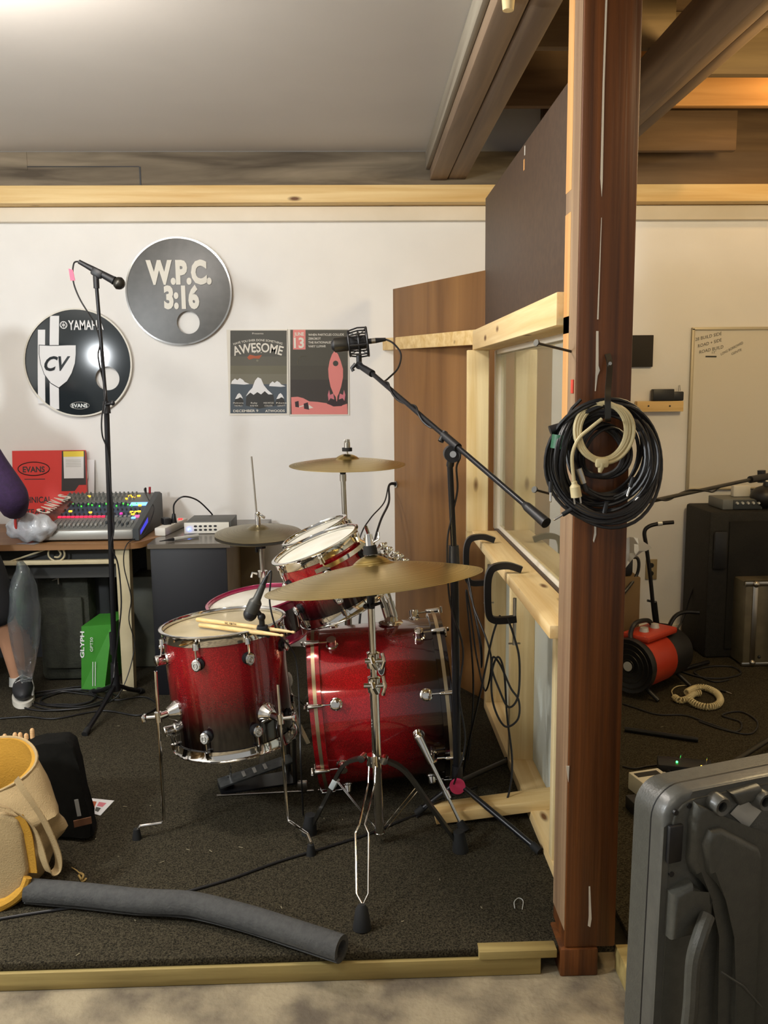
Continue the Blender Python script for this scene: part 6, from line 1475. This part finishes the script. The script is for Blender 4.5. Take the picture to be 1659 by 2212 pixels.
S(MB('black').sph(V((A(1652, 1090, 4.5).x, 4.50, cz1+.062)), (.075, .075, .06), 20).cyl((A(1652, 1090, 4.5).x, 4.50, cz1+.10), (A(1652, 1090, 4.5).x+.01, 4.50, cz1+.14), .02), 'headphones', 'rounded black object on the cabinet at the right frame edge', 'headphones')
wire('power_cable', [A(1520, 1205, 4.60), A(1510, 1240, 4.60), A(1490, 1290, 4.62), A(1478, 1330, 4.62), A(1462, 1360, 4.6), A(1440, 1378, 4.55), A(1430, 1385, 4.5), G(1430, 1440, .076)], .005, 'black power cable curving down the right wall to the heater')
# silver case
a0 = G(1603, 1440); sc_x = a0.x; zt_ = A(1605, 1258, a0.y).z
sv = T('silver_case', 'silver-edged flight case in front of the black cabinet, at the right edge', 'case')
M['caseg'] = mat('case_panel', '57503e', .45, noise=20, col2='635b48')
P(MB('caseg').bb((sc_x, a0.y, PZ+.004), (sc_x+.34, a0.y+.16, zt_), bev=.012), 'body', sv)
e_ = MB('steel')
for x_ in (sc_x-.003, sc_x+.045): pass
e_.bb((sc_x+.035, a0.y-.006, PZ+.004), (sc_x+.062, a0.y+.004, zt_-.02), bev=.004); e_.bb((sc_x-.004, a0.y-.004, zt_-.022), (sc_x+.34, a0.y+.02, zt_+.004), bev=.006); e_.bb((sc_x-.004, a0.y-.004, PZ+.002), (sc_x+.34, a0.y+.02, PZ+.022), bev=.004)
P(e_, 'edge_trim', sv, 'bright metal edging')
P(MB('steel').sph((sc_x+.05, a0.y-.002, zt_-.01), .018, 12).sph((sc_x+.05, a0.y-.002, PZ+.02), .016, 12).sph((sc_x+.085, a0.y-.001, PZ+.05), .009, 10, m='black'), 'corner_cap', sv)
# coiled ivory cord on the carpet
def helix(path, R_, pitch, r_):
    path = catmull(path, 14); L = [0]
    for a_, b_ in zip(path, path[1:]): L.append(L[-1]+(b_-a_).length)
    out = []; s_ = 0; ds_ = pitch/8; k = 0
    while s_ < L[-1]:
        while L[k+1] < s_: k += 1
        t_ = (s_-L[k])/(L[k+1]-L[k]); p_ = path[k].lerp(path[k+1], t_); d_ = (path[k+1]-path[k]).normalized(); x_ = d_.cross(V((0, 0, 1))).normalized(); ph = 2*PI*s_/pitch
        out.append(p_+x_*R_*math.cos(ph)+V((0, 0, 1))*R_*math.sin(ph)); s_ += ds_
    return out
z1 = .088
cc1 = T('coiled_cord', 'ivory coiled instrument cord lying on the dark carpet of the right bay', 'cord')
pth = [G(1514, 1498, z1), G(1500, 1500, z1), G(1490, 1508, z1), G(1470, 1512, z1), G(1458, 1505, z1)]
P(MB('ivory').tube(helix([G(1513, 1497, z1), G(1497, 1500, z1), G(1487, 1508, z1), G(1470, 1513, z1), G(1457, 1506, z1)], .012, .011, .004), .004, 5), 'coil', cc1)
P(MB('ivory').tube(helix([G(1483, 1496, z1+.01), G(1500, 1487, z1), G(1520, 1485, z1), G(1545, 1495, z1), G(1556, 1510, z1), G(1550, 1522, z1), G(1530, 1527, z1), G(1505, 1522, z1), G(1488, 1510, z1+.01)], .0125, .011, .004), .004, 5), 'coil', cc1)
P(MB('ivory').tube([G(1456, 1505, .08), G(1451, 1493, .075), G(1462, 1483, .075), G(1485, 1481, .075), G(1500, 1487, .075), G(1520, 1488, .075), G(1548, 1490, .075)], .0028, 6, n=5), 'lead', cc1)
P(MB('darksteel').cyl(G(1556, 1491, .077), G(1568, 1494, .077), .006).cyl(G(1568, 1494, .077), G(1581, 1499, .077), .003, m='chrome'), 'jack_plug', cc1, 'metal jack plug')
# cables right
wire('floor_cable', [G(1345, 1520, .075), G(1370, 1528, .075), G(1420, 1543, .075), G(1480, 1545, .075), G(1530, 1562, .075), G(1590, 1580, .075), G(1600, 1560, .075), G(1560, 1545, .075), G(1600, 1537, .075), G(1636, 1560, .075), G(1620, 1585, .075), G(1560, 1575, .075), G(1510, 1558, .075)], .0038, 'black cable winding over the right carpet below the ivory cord', n=8)
wire('floor_cable', [G(1470, 1450, .075), G(1510, 1462, .075), G(1560, 1465, .075), G(1600, 1455, .075), G(1580, 1440, .075), G(1530, 1440, .075), G(1500, 1452, .075), G(1540, 1472, .075), G(1575, 1468, .075)], .0045, 'black cable loops on the carpet between heater and silver case', n=8)
S(MB('blackm').cyl(G(1350, 1575, .082), G(1508, 1598, .082), .010), 'black_rod', 'straight black rod lying on the right carpet near the post', 'rod')
S(MB('blackm').cyl(G(1555, 1665, .10), G(1720, 1560, .13), .010, m='darksteel'), 'metal_leg', 'shiny black metal leg slanting in from the right above the grey case', 'leg')
wire('floor_cable', [G(1345, 1655, .075), G(1370, 1660, .075), G(1400, 1655, .075), G(1440, 1650, .075)], .0035, 'short black cable between the post and the pedals')
# boom arm from the right
wb0, wb1 = A(1372, 1090, 3.3), A(1625, 1035, 3.9)
b2 = T('boom_stand', 'thin dark boom arm reaching in from the right edge behind the cable coils', 'stand')
P(MB('blackm').cyl(wb0, wb1, .008, m='darksteel'), 'tube', b2)
P(MB('black').cyl(wb1-(wb1-wb0).normalized()*.02, A(1700, 1022, 4.05), .016).cyl(A(1645, 1016, 3.97), A(1645, 1042, 3.97), .018), 'swivel', b2)
P(MB('blackm').cyl(A(1700, 1030, 4.05), V((A(1700, 1030, 4.05).x+.02, 4.05, PZ+.001)), .012), 'pole', b2)
dbb = (wb1-wb0); pts = []
for k in range(13): x_, y_, _ = frame(dbb); pts.append(wb0+dbb*(k/14)+(x_*math.cos(k*1.3)+y_*math.sin(k*1.3))*.011-V((0, 0, .012 if k in (9, 10, 11) else 0)))
wire('microphone_cable', pts, .0035, 'dark cable twisted around the thin boom arm at the right', n=5)
# pedals
def pedalbox(name, label, px, py, yaw, w_, d_, h_, m, extra):
    q = G(px, py); t = T(name, label, 'pedal', 'effect pedals beside the grey case'); t.location = (q.x, q.y, PZ+.001); t.rotation_euler = (0, 0, yaw); t['_placed'] = 1
    P(MB(m).bb((-w_/2, -d_/2, 0), (w_/2, d_/2, h_), bev=.004), 'case', t); extra(t, w_, d_, h_); return t
def ex1(t, w_, d_, h_):
    P(MB('black').bb((-w_/2+.01, 0, h_), (w_/2-.02, d_/2-.02, h_+.002)), 'pad', t); P(MB('chrome').cyl((w_/2-.02, -.02, h_), (w_/2-.02, -.02, h_+.014), .007), 'footswitch', t); P(MB('black').cyl((-.01, -d_/2, h_*.5), (-.01, -d_/2-.003, h_*.5), .010).cyl((w_/2-.03, -d_/2, h_*.5), (w_/2-.03, -d_/2-.003, h_*.5), .008), 'jack', t)
pedalbox('effect_pedal', 'cream effect pedal with a dark pad, partly behind the grey case', 1405, 1712, .25, .12, .10, .062, 'offwhite', ex1)
def ex2(t, w_, d_, h_):
    P(MB(emis('led_green', '30e050', 6.)).sph((-.028, -.01, h_+.003), .0042, 8), 'led', t, 'green light'); P(MB(emis('led_amber', 'ffb030', 6.)).sph((.055, -.03, h_+.003), .0035, 8), 'led', t, 'amber light')
    P(MB('chrome').cyl((-.015, .02, h_), (-.012, .02, h_+.022), .003), 'toggle_switch', t); P(MB('chrome').cyl((.075, .01, h_), (.08, .01, h_+.022), .003), 'toggle_switch', t)
    P(MB('black').cyl((-.06, -d_/2, .025), (-.06, -d_/2-.012, .025), .010).cyl((-.025, -d_/2, .025), (-.025, -d_/2-.012, .025), .008), 'knob', t)
pedalbox('effect_pedal', 'black effect pedal with a green light behind the cream one', 1478, 1675, -.28, .19, .085, .05, 'black', ex2)
def ex3(t, w_, d_, h_):
    P(MB('white').text('Danelectro', (-.052, -d_/2-.001, .02), (1, 0, 0), (0, 0, 1), .016, align=-1, width=.10), 'lettering', t, norm=False)
pedalbox('power_supply_box', 'black box below the cream pedal, with white letters', 1400, 1752, .15, .13, .08, .045, 'black', ex3)

# ================================================================== big grey case
gcs = T('equipment_case', 'big dark grey moulded equipment case standing at the lower right', 'case')
M['gcase'] = mat('moulded_grey', '464641', .38, noise=70, col2='4c4c46', bump=.10, bscale=260)
M['gcase2'] = mat('moulded_grey_smooth', '4c4c48', .34, noise=40, col2='52524d', bump=.05, bscale=120)
CY = 1.36
p_tl = A(1372, 1682, CY); p_r = A(1659, 1640, CY+.12)
ux_ = V((1, .333, 0)).normalized(); nf = V((ux_.y, -ux_.x, 0)); uz = V((0, -.045, 1)).normalized(); nf = ux_.cross(uz)  # nf points to camera side
if nf.y > 0: nf = -nf
# local frame: origin at upper left corner of the face; u right, v down
OX = A(1438, 1722, CY)
CH = (OX.z-.004)/uz.z*1.0; CW = .62; CD = .26
def C(u, v, n=0.): return OX+ux_*u-uz*v+nf*n
def rrect(u0, v0, u1, v1, r_, n=8):
    out = []
    for cx_, cy_, a0_ in ((u1-r_, v1-r_, 0), (u0+r_, v1-r_, PI/2), (u0+r_, v0+r_, PI), (u1-r_, v0+r_, 3*PI/2)):
        for k in range(n+1): a = a0_+PI/2*k/n; out.append((cx_+r_*math.cos(a), cy_+r_*math.sin(a)))
    return out
def block(mb, outline, n0, n1, bev_, m, seg=3):
    b2_ = MB(m); i = b2_.mi(m); a = [b2_.bm.verts.new(C(u, v, n0)) for u, v in outline]; b = [b2_.bm.verts.new(C(u, v, n1)) for u, v in outline]; n_ = len(a)
    b2_.face(a[::-1], i); tf = b2_.face(b, i)
    for k in range(n_): b2_.face((a[k], a[(k+1) % n_], b[(k+1) % n_], b[k]), i)
    if bev_: bmesh.ops.bevel(b2_.bm, geom=list(tf.edges), offset=bev_, segments=seg, profile=.5, affect='EDGES', clamp_overlap=True)
    me = bpy.data.meshes.new('t'); bmesh.ops.recalc_face_normals(b2_.bm, faces=b2_.bm.faces[:]); b2_.bm.to_mesh(me); b2_.bm.free()
    base = mb.mi(m); n0_ = len(mb.bm.faces); mb.bm.from_mesh(me); mb.bm.faces.ensure_lookup_table()
    for f in mb.bm.faces[n0_:]: f.material_index = base; f.smooth = True
    bpy.data.meshes.remove(me)
bod = MB('gcase'); block(bod, rrect(0, 0, CW, CH, .055), -.042, -.035, .0, 'gcase'); block(bod, rrect(.03, .03, CW-.03, CH-.001, .05), -.12, -.04, .0, 'gcase'); P(bod, 'base_shell', gcs)
lid = MB('gcase2'); block(lid, rrect(.0, .0, CW, CH, .055), -.033, .0, .012, 'gcase2')
P(lid, 'rim', gcs)
P(MB('black').tube([C(u, v, -.0345) for u, v in rrect(.0005, .0005, CW-.0005, CH-.0005, .055)], .0018, 5, closed=True), 'seam', gcs, 'dark gasket line')
inner = MB('gcase'); block(inner, rrect(.014, .012, CW-.012, CH-.012, .045), -.01, .003, .003, 'gcase'); P(inner, 'lid_panel', gcs)
rp = MB('gcase'); block(rp, [(.045, 0.0450), (.053, 0.0150), (.072, .026), (.36, 0.1950), (CW-.04, .22), (CW-.04, CH-.05), (.13, CH-.05), (.125, 0.2700), (.10, 0.1850), (.055, 0.1450), (.045, 0.1200)], -.005, .020, .012, 'gcase'); P(rp, 'raised_panel', gcs)
rq = MB('gcase'); block(rq, [(.062, 0.0850), (.072, 0.0600), (.095, 0.0600), (.178, 0.1120), (.19, 0.1350), (.205, .50), (.15, .50), (.145, 0.2700), (.12, 0.1900), (.075, 0.1400)], .015, .032, .010, 'gcase'); P(rq, 'centre_panel', gcs)
rp2 = MB('gcase'); block(rp2, [(.012, 0.1700), (.05, 0.1550), (.075, 0.1850), (.095, 0.1950), (.095, 0.2550), (.012, 0.2550)], -.005, .024, .010, 'gcase'); P(rp2, 'latch_block', gcs)
hd2 = MB('gcase').tube([C(.075, 0.2150, .03), C(.048, 0.2400, .045), (C(.036, 0.2800, .048)), C(.036, 0.3700, .048), C(.036, 0.4700, .04)], .013, 10, n=5); P(hd2, 'handle', gcs)
P(MB('black').box(C(.0195, 0.0850, .004), (.028, .010, .068), rot=Matrix((ux_, -nf, uz)).transposed(), bev=.003), 'latch', gcs, 'black square latch')
for u, v in ((.046, .022), (.020, 0.0300), (.018, 0.1420), (.085, 0.2320)):
    P(MB('black').cyl(C(u, v-.0, .0), C(u, v-.0, .0045 if v < .2 else .026), .0048, m='black'), 'screw', gcs)
for u, v in ((.098, .024), (.19, 0.0320)):
    P(MB('gcase2').lathe([(.009, .010), (.009, .024), (.015, .026), (.017, .022), (.018, .0)], C(u, v-.0, .0), nf, 22).lathe([(0, .014), (.009, .014)], C(u, v-.0, .0), nf, 22, m='black'), 'stacking_boss', gcs)
rb = MB('gcase2'); block(rb, [(.125, .010), (.185, .006), (.20, .028), (.145, .036)], -.004, .016, .006, 'gcase2'); P(rb, 'hinge_block', gcs)
P(MB('plate').prism([C(.132, .052, .0045), C(.160, .030, .0045), C(.200, .060, .0045), C(.172, .088, .0045)], nf*.001), 'sticker', gcs, 'crumpled silver sticker')
P(MB('gcase2').tube([C(.11, 0.3300, .034), C(.16, 0.3700, .034), C(.21, 0.4300, .03)], .002, 6), 'groove', gcs)
# ================================================================== pivots: every world-built thing gets its origin at its base
bpy.context.view_layer.update()
def meshes_of(o):
    r = [o] if o.type == 'MESH' else []
    for c in o.children: r += meshes_of(c)
    return r
for o in [q for q in COL.objects if q.parent is None and q.type in ('MESH', 'EMPTY')]:
    if o.get('_placed'):
        del o['_placed']; continue
    if o.get('kind') == 'structure': continue
    ms = meshes_of(o)
    if not ms: continue
    pts = [v.co for q in ms for v in q.data.vertices]
    mn = V([min(p[i] for p in pts) for i in range(3)]); mx = V([max(p[i] for p in pts) for i in range(3)])
    base = V(((mn.x+mx.x)/2, (mn.y+mx.y)/2, mn.z))
    for q in {q.data for q in ms}: q.transform(Matrix.Translation(-base))
    o.location = base
